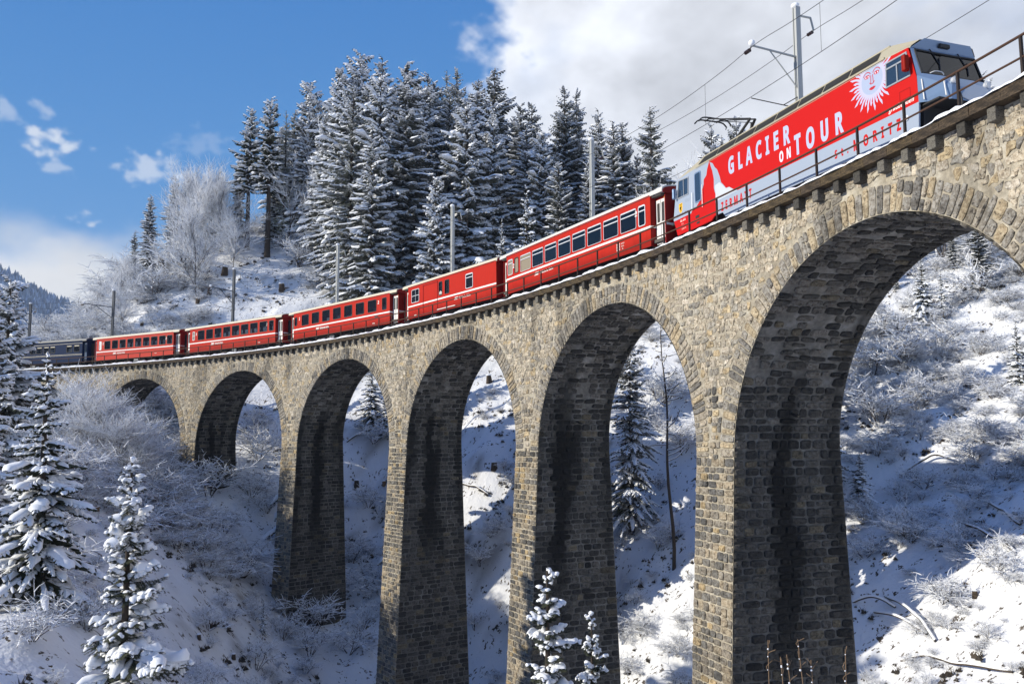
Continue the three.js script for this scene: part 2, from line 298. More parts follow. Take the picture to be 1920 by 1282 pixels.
// dampness and lime: dark runs on the inner faces, pale smears on the vaults, water marks below the coping
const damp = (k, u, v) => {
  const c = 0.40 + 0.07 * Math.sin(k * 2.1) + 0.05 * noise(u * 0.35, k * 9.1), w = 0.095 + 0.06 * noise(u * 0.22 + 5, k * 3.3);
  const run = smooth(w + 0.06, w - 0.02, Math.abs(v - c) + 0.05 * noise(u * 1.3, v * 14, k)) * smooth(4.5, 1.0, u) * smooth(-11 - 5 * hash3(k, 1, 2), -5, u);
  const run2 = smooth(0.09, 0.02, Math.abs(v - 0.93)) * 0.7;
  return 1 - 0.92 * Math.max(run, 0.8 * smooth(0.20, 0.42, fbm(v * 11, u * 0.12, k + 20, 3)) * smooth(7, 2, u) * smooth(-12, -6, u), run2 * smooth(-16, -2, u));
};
const wash = (s, h) => 1 - 0.45 * smooth(0.22, 0.55, fbm(s * 0.7, h * 0.13, 3, 3)) * smooth(-7, 1, h);
{
  // mortar faces, front and back
  for (const [name, front] of [['front_wall', true], ['rear_wall', false]]) {
    const face = (s, h) => front ? F(s, h) : P(s, h, rBack(h));
    const col = (s, h) => { const k = 0.54 * (0.9 + 0.22 * fbm(s * 0.35, h * 0.35, 8, 3)) * (front ? wash(s, h) : 1); return [k, k * 0.915, k * 0.745]; };
    const g = new GB(), q = (a, b, c, d) => { const f = (p) => face(p[0], p[1]), u = (p) => [p[0] / 2.4, p[1] / 2.4], m = [(a[0] + c[0]) / 2, (a[1] + c[1]) / 2]; front ? g.quad(f(a), f(b), f(c), f(d), col(...m), u(a), u(b), u(c), u(d)) : g.quad(f(a), f(d), f(c), f(b), col(...m), u(a), u(d), u(c), u(b)); };
    const kf = (sk, t) => -ARCH * Math.cos(t) * (front ? 1 : R / (R + WID));
    // the strip above the springings
    const cols = [];
    for (const sk of ARCHES) for (let i = 0; i <= 40; i++) { const t = Math.PI * i / 40; cols.push([sk + kf(sk, t), -ARCH + ARCH * Math.sin(t)]); }
    cols.sort((a, b) => a[0] - b[0]);
    const first = cols[0][0], last = cols[cols.length - 1][0];
    cols.unshift([S_END0, -ARCH]); cols.push([S_END1, -ARCH]);
    for (let i = 0; i + 1 < cols.length; i++) {
      const [sa, ha] = cols[i], [sb, hb] = cols[i + 1]; if (sb - sa < 1e-6) continue;
      const n = Math.max(1, Math.ceil((sb - sa) / 0.6));
      for (let j = 0; j < n; j++) {
        const s1 = lerp(sa, sb, j / n), s2 = lerp(sa, sb, (j + 1) / n), h1 = lerp(ha, hb, j / n), h2 = lerp(ha, hb, (j + 1) / n);
        const lv = 7; for (let m = 0; m < lv; m++) { const f = (h, x) => lerp(h, TOPH, x); q([s1, f(h1, m / lv)], [s2, f(h2, m / lv)], [s2, f(h2, (m + 1) / lv)], [s1, f(h1, (m + 1) / lv)]); }
      }
    }
    // the piers below
    const sides = PIERS.map((sp) => [sp, HP]).concat([[(S_END0 + first) / 2, (first - S_END0) / 2], [(S_END1 + last) / 2, (S_END1 - last) / 2]]);
    for (const [sp, hp0] of sides) {
      const hp = hp0 === HP && !front ? PITCHS / 2 - ARCH * R / (R + WID) : hp0;
      const bot = Math.min(baseH(sp), -ARCH - 2), n = Math.ceil((-ARCH - bot) / 0.7), m = Math.max(4, Math.ceil(hp / 0.35));
      for (let j = 0; j < n; j++) for (let i = 0; i < m; i++) {
        const h1 = lerp(-ARCH, bot, j / n), h2 = lerp(-ARCH, bot, (j + 1) / n), w = (h) => hp + BL * (-ARCH - h), x = (t, h) => [sp + (t * 2 - 1) * w(h), h];
        q(x(i / m, h2), x((i + 1) / m, h2), x((i + 1) / m, h1), x(i / m, h1));
      }
    }
    mesh(name, g.geo(), M.mortar, viaduct);
  }
  // the inner faces
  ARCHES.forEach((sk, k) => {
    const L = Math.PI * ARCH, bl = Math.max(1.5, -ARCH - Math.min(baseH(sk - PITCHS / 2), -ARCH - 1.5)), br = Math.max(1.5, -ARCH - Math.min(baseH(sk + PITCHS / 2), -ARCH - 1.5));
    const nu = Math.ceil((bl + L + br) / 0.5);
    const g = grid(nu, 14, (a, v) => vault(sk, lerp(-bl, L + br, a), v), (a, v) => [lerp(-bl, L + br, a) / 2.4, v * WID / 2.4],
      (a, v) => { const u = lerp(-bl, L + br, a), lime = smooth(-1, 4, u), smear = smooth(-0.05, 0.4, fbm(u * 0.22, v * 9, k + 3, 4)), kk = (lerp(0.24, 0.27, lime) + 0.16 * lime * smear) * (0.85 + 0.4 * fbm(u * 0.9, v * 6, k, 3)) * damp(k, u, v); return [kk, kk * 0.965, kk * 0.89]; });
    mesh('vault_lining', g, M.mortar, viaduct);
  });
  // road bed on top
  const g = grid(240, 6, (u, v) => P(lerp(S_END0 - 60, S_END1, u), 1.52 + 0.10 * Math.sin(v * Math.PI), lerp(R - 0.3, R + WID + 0.3, v)), (u, v) => [u * 100, v * 4]);
  g.scale(1, 1, 1); mesh('snowy_track_bed', g, M.snow, viaduct);
}
// ---- the stones
const stoneCol = (rd, dark, kind) => {
  const x = rd(); let c;
  if (kind === 'rubble') c = x < 0.34 ? [0.60, 0.54, 0.425] : x < 0.56 ? [0.50, 0.46, 0.38] : x < 0.70 ? [0.42, 0.40, 0.345] : x < 0.82 ? [0.58, 0.48, 0.31] : x < 0.91 ? [0.30, 0.29, 0.26] : [0.70, 0.65, 0.55];
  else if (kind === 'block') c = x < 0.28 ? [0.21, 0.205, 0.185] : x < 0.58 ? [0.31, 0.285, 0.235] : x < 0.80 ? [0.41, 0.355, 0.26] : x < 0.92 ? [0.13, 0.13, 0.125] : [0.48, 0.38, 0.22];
  else if (kind === 'ring') c = x < 0.35 ? [0.37, 0.355, 0.315] : x < 0.65 ? [0.47, 0.43, 0.35] : x < 0.85 ? [0.52, 0.44, 0.30] : [0.22, 0.215, 0.20];
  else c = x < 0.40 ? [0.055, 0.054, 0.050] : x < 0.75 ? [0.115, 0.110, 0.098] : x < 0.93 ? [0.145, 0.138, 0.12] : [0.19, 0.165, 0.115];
  const k = (0.88 + 0.3 * rd()) * dark * (kind === 'rubble' ? 0.92 : 0.95); return [c[0] * k, c[1] * k * 1.01, c[2] * k * 1.05];
};
// poly: corners (counter-clockwise seen from outside) in surface coordinates; map(a, b, d) -> point
function stone(g, poly, map, proud, col, rd, fine, us = 0.6) {
  const n = poly.length, cx = poly.reduce((s, p) => s + p[0], 0) / n, cy = poly.reduce((s, p) => s + p[1], 0) / n;
  let pts = [];
  for (let i = 0; i < n; i++) {
    const a = poly[i], b = poly[(i + 1) % n], c = poly[(i + n - 1) % n];
    if (fine) pts.push([lerp(a[0], c[0], 0.16), lerp(a[1], c[1], 0.16)], [lerp(a[0], b[0], 0.16), lerp(a[1], b[1], 0.16)]); else pts.push(a);
  }
  const m = pts.length, ou = rd() * 3, ov = rd() * 3, jit = () => 0.7 + 0.6 * rd();
  const ring = (k, d, j) => pts.map(([x, y]) => { const q = [cx + (x - cx) * k, cy + (y - cy) * k]; return [map(q[0], q[1], d * (j ? jit() : 1)), [q[0] * us + ou, q[1] * 0.6 + ov]]; });
  const r0 = ring(1, -0.05), r1 = ring(0.965, proud * 0.65, true), rings = fine ? [r0, r1, ring(0.72, proud * 1.1, true)] : [r0, r1];
  for (let q = 0; q + 1 < rings.length; q++) for (let i = 0; i < m; i++) { const j = (i + 1) % m, A = rings[q], B = rings[q + 1]; g.quad(A[i][0], A[j][0], B[j][0], B[i][0], col, A[i][1], A[j][1], B[j][1], B[i][1]); }
  const T = rings[rings.length - 1], ce = map(cx, cy, proud * jit()), cu = [cx * us + ou, cy * 0.6 + ov];
  for (let i = 0; i < m; i++) { const j = (i + 1) % m; g.tri(ce, T[i][0], T[j][0], col, cu, T[i][1], T[j][1]); }
}
const SINGLE = 300, bag = new Map();
function addStone(kind, poly, map, proud, col, rd) {       // collected first; the ones that show largest become parts of their own
  let cx = 0, cy = 0; for (const p of poly) { cx += p[0] / poly.length; cy += p[1] / poly.length; }
  const w = Math.max(...poly.map((p) => p[0])) - Math.min(...poly.map((p) => p[0])), h = Math.max(...poly.map((p) => p[1])) - Math.min(...poly.map((p) => p[1]));
  const q = map(cx, cy, 0), dist = q.length(), l = bag.get(kind) || []; bag.set(kind, l);
  // is it in the frame? (only the order of the pieces depends on it)
  const pq = q.clone().applyEuler(new THREE.Euler(-PITCH, 0, 0)), inside = Math.abs(pq.x / -pq.z) < 0.63 && Math.abs(pq.y / -pq.z) < 0.42;
  l.push({ poly, map, proud, col, rd, dist, size: (inside ? 1 : 1e-3) * w * h / dist / dist });
}
{
  const rd = rng(77), jx = (k) => (rd() - 0.5) * k;
  const RING = 0.92;
  ARCHES.forEach((sk, k) => {
    if (k === 7) return;
    // ring of wedge stones on the face; a = position along the inner curve, b = radius
    const map = (a, b, d) => { const t = a, s = -b * Math.cos(t), h = -ARCH + b * Math.sin(t); return F(sk + s, h - GRADE * s * 0 , d); };
    let t = 0; while (t < Math.PI - 0.02) {
      const w = Math.min((0.19 + 0.17 * rd()) / ARCH, Math.PI - t), e = 0.012 / ARCH * 1.6, out = ARCH + RING * (0.92 + 0.14 * rd()), gap = 0.022;
      const split = rd() < 0.42 ? ARCH + RING * (0.35 + 0.3 * rd()) : 0, parts = split ? [[ARCH + 0.015, split - gap], [split + gap, out]] : [[ARCH + 0.015, out]];
      for (const [b0, b1] of parts) addStone('voussoir', [[t + e, b0], [t + e, b1], [t + w - e, b1 - 0.03 * rd()], [t + w - e, b0]].map(([x, y]) => [x, y]), map, 0.035 + 0.03 * rd(), stoneCol(rd, 0.95 * wash(sk - out * Math.cos(t), -ARCH + out * Math.sin(t)), 'ring'), rd);
      t += w;
    }
  });
  // rubble of the walls above the springings, courses following the deck
  const nearArch = (s, h, m) => ARCHES.some((sk) => (h > -ARCH ? Math.hypot(s - sk, h + ARCH) : Math.abs(s - sk)) < m);
  for (let h = -ARCH; h < TOPH - 0.1;) {
    const ch = Math.min(0.18 + 0.18 * rd(), TOPH - h);
    for (let s = S_END0 + 2; s < 14;) {
      const w = 0.18 + 0.52 * rd() * rd() + 0.12 * rd(), g = 0.026, y = h + 0.12 * noise(s * 0.35, h * 2);
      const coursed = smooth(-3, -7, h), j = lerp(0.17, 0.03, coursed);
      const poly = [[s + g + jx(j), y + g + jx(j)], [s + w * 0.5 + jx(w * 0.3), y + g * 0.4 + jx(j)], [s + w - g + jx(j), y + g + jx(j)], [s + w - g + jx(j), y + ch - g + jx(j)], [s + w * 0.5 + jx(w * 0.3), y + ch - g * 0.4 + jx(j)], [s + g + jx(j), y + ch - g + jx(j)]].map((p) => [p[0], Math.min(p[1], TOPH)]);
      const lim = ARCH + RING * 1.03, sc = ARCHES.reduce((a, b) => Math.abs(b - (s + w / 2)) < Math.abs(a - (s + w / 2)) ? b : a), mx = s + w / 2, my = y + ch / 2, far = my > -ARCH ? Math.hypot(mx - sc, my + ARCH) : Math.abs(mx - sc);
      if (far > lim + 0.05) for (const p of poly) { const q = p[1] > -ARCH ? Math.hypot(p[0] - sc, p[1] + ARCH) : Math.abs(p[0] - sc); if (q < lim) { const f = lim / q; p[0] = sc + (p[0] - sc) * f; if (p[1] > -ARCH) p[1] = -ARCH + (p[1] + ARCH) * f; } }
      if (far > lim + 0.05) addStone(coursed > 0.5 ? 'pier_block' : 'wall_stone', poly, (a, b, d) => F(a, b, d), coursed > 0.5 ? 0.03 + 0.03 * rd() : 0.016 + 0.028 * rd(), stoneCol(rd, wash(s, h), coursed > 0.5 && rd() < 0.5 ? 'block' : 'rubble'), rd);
      s += w;
    }
    h += ch;
  }
  // coursed blocks of the piers
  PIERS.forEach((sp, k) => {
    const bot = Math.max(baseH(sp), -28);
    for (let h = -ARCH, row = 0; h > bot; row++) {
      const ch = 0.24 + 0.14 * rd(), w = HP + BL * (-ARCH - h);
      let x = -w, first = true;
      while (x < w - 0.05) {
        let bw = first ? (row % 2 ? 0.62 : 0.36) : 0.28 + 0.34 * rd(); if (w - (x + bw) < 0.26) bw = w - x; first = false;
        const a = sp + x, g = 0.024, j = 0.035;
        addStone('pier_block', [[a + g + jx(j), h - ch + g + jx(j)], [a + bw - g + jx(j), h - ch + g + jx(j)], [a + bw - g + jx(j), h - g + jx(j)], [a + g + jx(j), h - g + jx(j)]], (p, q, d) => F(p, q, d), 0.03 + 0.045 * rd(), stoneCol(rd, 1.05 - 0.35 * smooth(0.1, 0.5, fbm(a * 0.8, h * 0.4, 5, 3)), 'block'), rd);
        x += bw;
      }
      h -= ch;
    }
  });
  // inner faces: coursed blocks below, rough soot-dark stones in the vault
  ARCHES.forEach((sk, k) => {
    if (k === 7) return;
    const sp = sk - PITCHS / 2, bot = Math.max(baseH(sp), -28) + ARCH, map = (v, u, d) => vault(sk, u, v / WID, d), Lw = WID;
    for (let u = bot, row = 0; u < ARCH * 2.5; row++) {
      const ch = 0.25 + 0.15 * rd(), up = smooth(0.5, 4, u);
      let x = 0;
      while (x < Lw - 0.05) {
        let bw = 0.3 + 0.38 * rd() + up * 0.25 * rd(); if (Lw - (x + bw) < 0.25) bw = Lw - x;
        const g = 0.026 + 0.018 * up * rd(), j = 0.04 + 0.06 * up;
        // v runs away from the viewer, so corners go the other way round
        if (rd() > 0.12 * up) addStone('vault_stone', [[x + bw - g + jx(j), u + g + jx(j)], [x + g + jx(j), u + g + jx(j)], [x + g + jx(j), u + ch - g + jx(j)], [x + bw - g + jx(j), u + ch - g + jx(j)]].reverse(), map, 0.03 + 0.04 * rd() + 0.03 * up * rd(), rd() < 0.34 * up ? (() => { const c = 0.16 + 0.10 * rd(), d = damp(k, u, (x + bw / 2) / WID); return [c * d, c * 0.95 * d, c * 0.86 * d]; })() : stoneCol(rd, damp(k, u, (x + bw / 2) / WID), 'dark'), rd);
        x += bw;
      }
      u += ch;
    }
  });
  for (const [kind, list] of bag) {
    list.sort((a, b) => b.size - a.size);
    const rest = new GB();
    list.forEach((o, i) => {
      if (i < SINGLE) { const g = new GB(); stone(g, o.poly, o.map, o.proud, o.col, o.rd, true, kind === 'voussoir' ? 4.5 : 0.6); mesh(kind, g.geo(), M.stone, viaduct); }
      else stone(rest, o.poly, o.map, o.proud, o.col, o.rd, o.dist < 75, kind === 'voussoir' ? 4.5 : 0.6);
    });
    if (!rest.empty) tag(mesh(kind + '_masonry', rest.geo(), M.stone, viaduct), null, null, null, 'stuff');
  }
}
// ---- coping with brackets, snow and drain pipes
{
  const conMap = dataTex(256, 256, (u, v) => { const a = tfbm(u, v, 6, 5, 61), b = tfbm(u, v, 30, 3, 62), k = 0.62 + 0.35 * a + 0.3 * b; return [k, k * 0.95, k * 0.88]; }, true);
  M.coping = mat([0.17, 0.135, 0.10], 0.92, { map: conMap, bumpMap: stoneBump, bumpScale: 0.03 });
  M.copingMossy = mat([0.21, 0.165, 0.10], 0.92, { map: conMap, bumpMap: stoneBump, bumpScale: 0.03 });
  M.bracket = mat([0.23, 0.225, 0.205], 0.92, { map: stoneMap, bumpMap: stoneBump, bumpScale: 0.03 });
  M.bracketDark = mat([0.10, 0.098, 0.09], 0.92, { map: stoneMap, bumpMap: stoneBump, bumpScale: 0.03 });
  const slabs = [0, 1, 2].map((i) => rbx(1.036, 0.30 + 0.006 * i, 0.92, 0.02, 0, 0, 0));
  const cor = [0, 1, 2].map((i) => rbx(0.27 + 0.02 * i, 0.37, 0.62, 0.025, 0, 0, 0));
  const rd = rng(5);
  for (let s = -114, i = 0; s < 13; s += 1.045, i++) {
    const o = mesh('coping_slab', slabs[i % 3], rd() < 0.25 ? M.copingMossy : M.coping, viaduct); placeOnLine(o, s, 1.64 + 0.012 * (rd() - 0.5), R - 0.36 + 0.46 + 0.012 * (rd() - 0.5));
    const c = mesh('bracket', cor[(i * 2) % 3], rd() < 0.55 ? M.bracket : M.bracketDark, viaduct); placeOnLine(c, s + 0.13 + 0.05 * (rd() - 0.5), 1.30, R + 0.02);
    c.rotation.z += (rd() - 0.5) * 0.05;
  }
  // soffit beam between the brackets
  mesh('soffit_band', grid(260, 1, (u, v) => P(lerp(-114.6, 13, u), 1.488, lerp(R - 0.30, R + 0.3, v))), M.coping, viaduct);
  const snowRow = (r, w, h0, amp, seed) => grid(1500, 7, (u, v) => { const s = lerp(-118, 13.5, u), n = fbm(s * 1.7, seed, 0, 3), m = noise(s * 5.1, seed + 4), a = v * Math.PI; return P(s, h0 + Math.max(0, Math.sin(a)) * amp * (0.8 + 0.55 * n + 0.25 * m), r - Math.cos(a) * w * (1 + 0.10 * n + 0.10 * m)); });
  mesh('coping_snow', snowRow(R - 0.05, 0.37, 1.785, 0.21, 3), M.snow, viaduct);
  const pipe = rod(V(0, 0, 0), V(0, -0.12, 0.55), 0.06, 0.06, 8);
  M.darkMetal = mat([0.03, 0.03, 0.03], 0.6, { metalness: 0.3 });
  ARCHES.slice(0, 6).forEach((sk) => { const q = vault(sk, 1.6, 0.52, 0.0), o = mesh('drain_pipe', pipe, M.darkMetal, viaduct); o.position.copy(q); o.rotation.y = Math.PI / 2 - (sk + S0) / R; });
}
// ---- railing along the valley side
{
  M.rust = mat([0.085, 0.043, 0.026], 0.8, { metalness: 0.35 });
  M.rustDark = mat([0.03, 0.02, 0.016], 0.75, { metalness: 0.35 });
  const rail = thing('bridge_railing', 'thin rusty iron railing with two bars along the snowy viaduct edge', 'railing');
  const run = (h, r, rad) => { const p = []; for (let s = -116; s <= 14; s += 1.03) p.push(P(s, h, r)); return new THREE.TubeGeometry(new THREE.CatmullRomCurve3(p), 260, rad, 6); };
  mesh('top_bar', run(2.90, R - 0.2, 0.04), M.rust, rail); mesh('middle_bar', run(2.36, R - 0.2, 0.032), M.rust, rail);
  const post = bx(0.065, 1.16, 0.065, 0, 0.58, 0);
  for (let i = -5; i < 60; i++) { const o = mesh('post', post, M.rustDark, rail); placeOnLine(o, 4.15 - 2.055 * i, 1.76, R - 0.2); if (4.15 - 2.055 * i < -116) { rail.remove(o); } }
}
// ---- track
{
  const t = thing('railway_track', 'narrow gauge railway track under the train, mostly covered by snow', 'track');
  M.rail = mat([0.12, 0.10, 0.09], 0.4, { metalness: 0.8 });
  for (const d of [-0.5, 0.5]) { const sec = [[-0.05, 0], [0.05, 0], [0.035, 0.13], [-0.035, 0.13]]; mesh('rail', grid(220, 3, (u, v) => { const q = sec[Math.round(v * 3)]; return P(lerp(-170, 16, u), 1.63 + q[1], RT + d + q[0]); }), M.rail, t); }
}
// ------------------------------------------------------------------ the train
M.red = new THREE.MeshPhysicalMaterial({ color: rgb(0.50, 0.021, 0.008), roughness: 0.5, specularIntensity: 0.2 });
{ const grime = dataTex(256, 256, (u, v) => { const y = v * 4, low = smooth(1.45, 0.85, y + 0.15 * tfbm(u, v, 9, 3, 71)), seam = Math.abs(((u * 4) % 2) - 1) < 0.006 ? 0.12 : 0, st = 0.06 * tfbm(u, v * 0.2, 40, 3, 72), k = clamp(0.965 - 0.03 * tfbm(u, v, 6, 4, 73) - seam - Math.max(0, st) - 0.20 * low); return [k, lerp(k, k * 1.0, low), k]; }, true); grime.repeat.set(0.25, 0.25); M.red.map = grime; }
M.redDark = new THREE.MeshPhysicalMaterial({ color: rgb(0.28, 0.010, 0.009), roughness: 0.6, specularIntensity: 0.35 });
M.white = mat([0.78, 0.76, 0.72], 0.5);
M.cream = mat([0.62, 0.56, 0.43], 0.55);
M.roofGrey = mat([0.62, 0.60, 0.55], 0.6);
M.under = mat([0.025, 0.024, 0.024], 0.8);
M.box = mat([0.22, 0.23, 0.24], 0.6);
M.rubber = mat([0.015, 0.015, 0.016], 0.6);
M.frameGrey = mat([0.30, 0.32, 0.35], 0.5);
M.alu = mat([0.72, 0.73, 0.74], 0.4, { metalness: 0.4 });
M.glass = new THREE.MeshPhysicalMaterial({ color: rgb(0.34, 0.37, 0.40), roughness: 0.04, transmission: 1, thickness: 0, ior: 1.5 });
M.interior = mat([0.10, 0.09, 0.08], 0.9); M.seat = mat([0.10, 0.03, 0.03], 0.9);
M.blind = mat([0.26, 0.22, 0.16], 0.9);
M.blue = new THREE.MeshPhysicalMaterial({ color: rgb(0.009, 0.024, 0.070), roughness: 0.6, specularIntensity: 0.15 });
M.roofDark = mat([0.30, 0.29, 0.26], 0.7);
M.yellow = mat([0.62, 0.40, 0.04], 0.6);
M.wheel = mat([0.05, 0.045, 0.04], 0.5, { metalness: 0.6 });
M.brown = mat([0.05, 0.04, 0.035], 0.7);

const RAILH = 1.765;
function vehicleAt(o, sc, L) {                     // a straight vehicle on the curve: chord between its bogies
  const a = P(sc - L / 2 / 1.019, RAILH, RT), b = P(sc + L / 2 / 1.019, RAILH, RT), d = b.clone().sub(a);
  o.position.copy(a).add(b).multiplyScalar(0.5); o.rotation.set(0, Math.atan2(-d.z, d.x), Math.atan2(d.y, Math.hypot(d.x, d.z)), 'YXZ'); return o;
}
function rrect(x0, y0, x1, y1, r, T = THREE.Shape) { const s = new T(); s.moveTo(x0 + r, y0); s.lineTo(x1 - r, y0); s.absarc(x1 - r, y0 + r, r, -Math.PI / 2, 0); s.lineTo(x1, y1 - r); s.absarc(x1 - r, y1 - r, r, 0, Math.PI / 2); s.lineTo(x0 + r, y1); s.absarc(x0 + r, y1 - r, r, Math.PI / 2, Math.PI); s.lineTo(x0, y0 + r); s.absarc(x0 + r, y0 + r, r, Math.PI, 1.5 * Math.PI); return s; }
const extrude = (shape, d) => new THREE.ExtrudeGeometry(shape, { depth: d, bevelEnabled: false, curveSegments: 4 });
// lettering on a plane that lies on the panel
function decal(parent, name, w, h, x, y, z, draw, pxm = 180) {
  const tw = Math.min(1024, Math.round(w * pxm)), th = Math.round(h * pxm);
  const t = canvasTex(tw, th, (c) => { c.clearRect(0, 0, tw, th); draw(c, tw, th); });
  const m = mesh(name, new THREE.PlaneGeometry(w, h), new THREE.MeshStandardMaterial({ map: t, transparent: true, alphaTest: 0.3, roughness: 0.5 }), parent); m.position.set(x, y, z); m.castShadow = false; return m;
}
const boldText = (txt, size, col) => (c, w, h) => { c.fillStyle = col; c.font = `bold ${Math.round(h * size)}px sans-serif`; c.textAlign = 'center'; c.textBaseline = 'middle'; const m = c.measureText(txt).width; c.save(); c.translate(w / 2, h / 2); c.scale(Math.min(1, w * 0.98 / m), 1); c.fillText(txt, 0, 0); c.restore(); };
function railwayMark(c, w, h, col = '#f2ede6') {   // slanted speed lines with letters, then the company's name
  c.fillStyle = col; const k = h;
  c.save(); c.transform(1, 0, -0.45, 1, 0.45 * h, 0); for (let i = 0; i < 3; i++) c.fillRect(k * (0.1 - 0.0 * i), k * (0.2 + 0.25 * i), k * 1.55, k * 0.09); c.restore();
  c.font = `italic bold ${Math.round(h * 0.62)}px sans-serif`; c.textBaseline = 'middle'; c.fillText('RhB', k * 0.55, h * 0.47);
  c.font = `bold ${Math.round(h * 0.72)}px sans-serif`; const m = c.measureText('Rhätische Bahn').width, room = w - k * 2.45; c.save(); c.translate(k * 2.35, h * 0.5); c.scale(Math.min(1, room / m), 1); c.fillText('Rhätische Bahn', 0, 0); c.restore();
}
// one window: frame with pane; style 'light' has a bright frame and a vent bar, 'dark' a black rubber frame
function addWindow(parent, x0, x1, y0, y1, z, style, o = {}) {
  const r = o.r ?? 0.09, e = style === 'light' && x1 - x0 > 1 ? [0.012, 0.012] : [0.025, 0.02], fr = rrect(x0 - e[0], y0 - e[0], x1 + e[0], y1 + e[0], r + e[0]); fr.holes.push(rrect(x0 + e[1], y0 + e[1], x1 - e[1], y1 - e[1], r, THREE.Path));
  const parts = [at(extrude(fr, 0.03), 0, 0, z - 0.01)];
  if (style === 'light') { const yb = lerp(y0, y1, 0.74); parts.push(bx(x1 - x0 - 0.04, 0.055, 0.03, (x0 + x1) / 2, yb, z + 0.003)); parts.push(bx(x1 - x0 - 0.04, 0.05, 0.03, (x0 + x1) / 2, y1 - 0.03, z + 0.003)); }
  if (style === 'cross') parts.push(bx(0.03, y1 - y0 - 0.04, 0.02, (x0 + x1) / 2, (y0 + y1) / 2, z - 0.005), bx(x1 - x0 - 0.04, 0.04, 0.02, (x0 + x1) / 2, lerp(y0, y1, 0.52), z - 0.006));
  const w = mesh('window', merge(parts), style === 'dark' || style === 'oval' ? M.rubber : M.alu, parent);
  const pane = new THREE.ShapeGeometry(rrect(x0, y0, x1, y1, r)); pane.translate(0, 0, z - 0.022);
  mesh('pane', pane, o.pane || M.glass, w); return w;
}
const bogieGeo = (() => {
  const frame = merge([bx(2.6, 0.16, 0.1, 0, 0.55, 0.82), bx(2.6, 0.16, 0.1, 0, 0.55, -0.82), bx(0.5, 0.3, 1.5, 0, 0.55, 0), bx(0.28, 0.34, 0.14, -0.9, 0.42, 0.85), bx(0.28, 0.34, 0.14, 0.9, 0.42, 0.85), bx(0.28, 0.34, 0.14, -0.9, 0.42, -0.85), bx(0.28, 0.34, 0.14, 0.9, 0.42, -0.85)]);
  const wheel = merge([new THREE.CylinderGeometry(0.375, 0.375, 0.12, 20).rotateX(Math.PI / 2).translate(0, 0, 0.5), new THREE.CylinderGeometry(0.375, 0.375, 0.12, 20).rotateX(Math.PI / 2).translate(0, 0, -0.5), new THREE.CylinderGeometry(0.07, 0.07, 1.1, 8).rotateX(Math.PI / 2)]); return { frame, wheel };
})();
function addBogie(parent, x) { const b = mesh('bogie', bogieGeo.frame, M.under, parent); b.position.x = x; for (const d of [-0.9, 0.9]) { const w = mesh('wheelset', bogieGeo.wheel, M.wheel, b); w.position.set(d, 0.38, 0); } }
// roof: a shallow arch in cross-section
function roofGeo(x0, x1, y, hw, rise, over = 0) {
  const s = new THREE.Shape(); s.moveTo(-hw, y - 0.10); s.lineTo(-hw, y); for (let i = 1; i < 12; i++) { const a = Math.PI * (1 - i / 12); s.lineTo(Math.cos(a) * hw, y + Math.pow(Math.sin(a), 0.8) * rise); } s.lineTo(hw, y); s.lineTo(hw, y - 0.10); s.closePath();
  return extrude(s, x1 - x0).rotateY(Math.PI / 2).translate(x0, 0, 0);
}
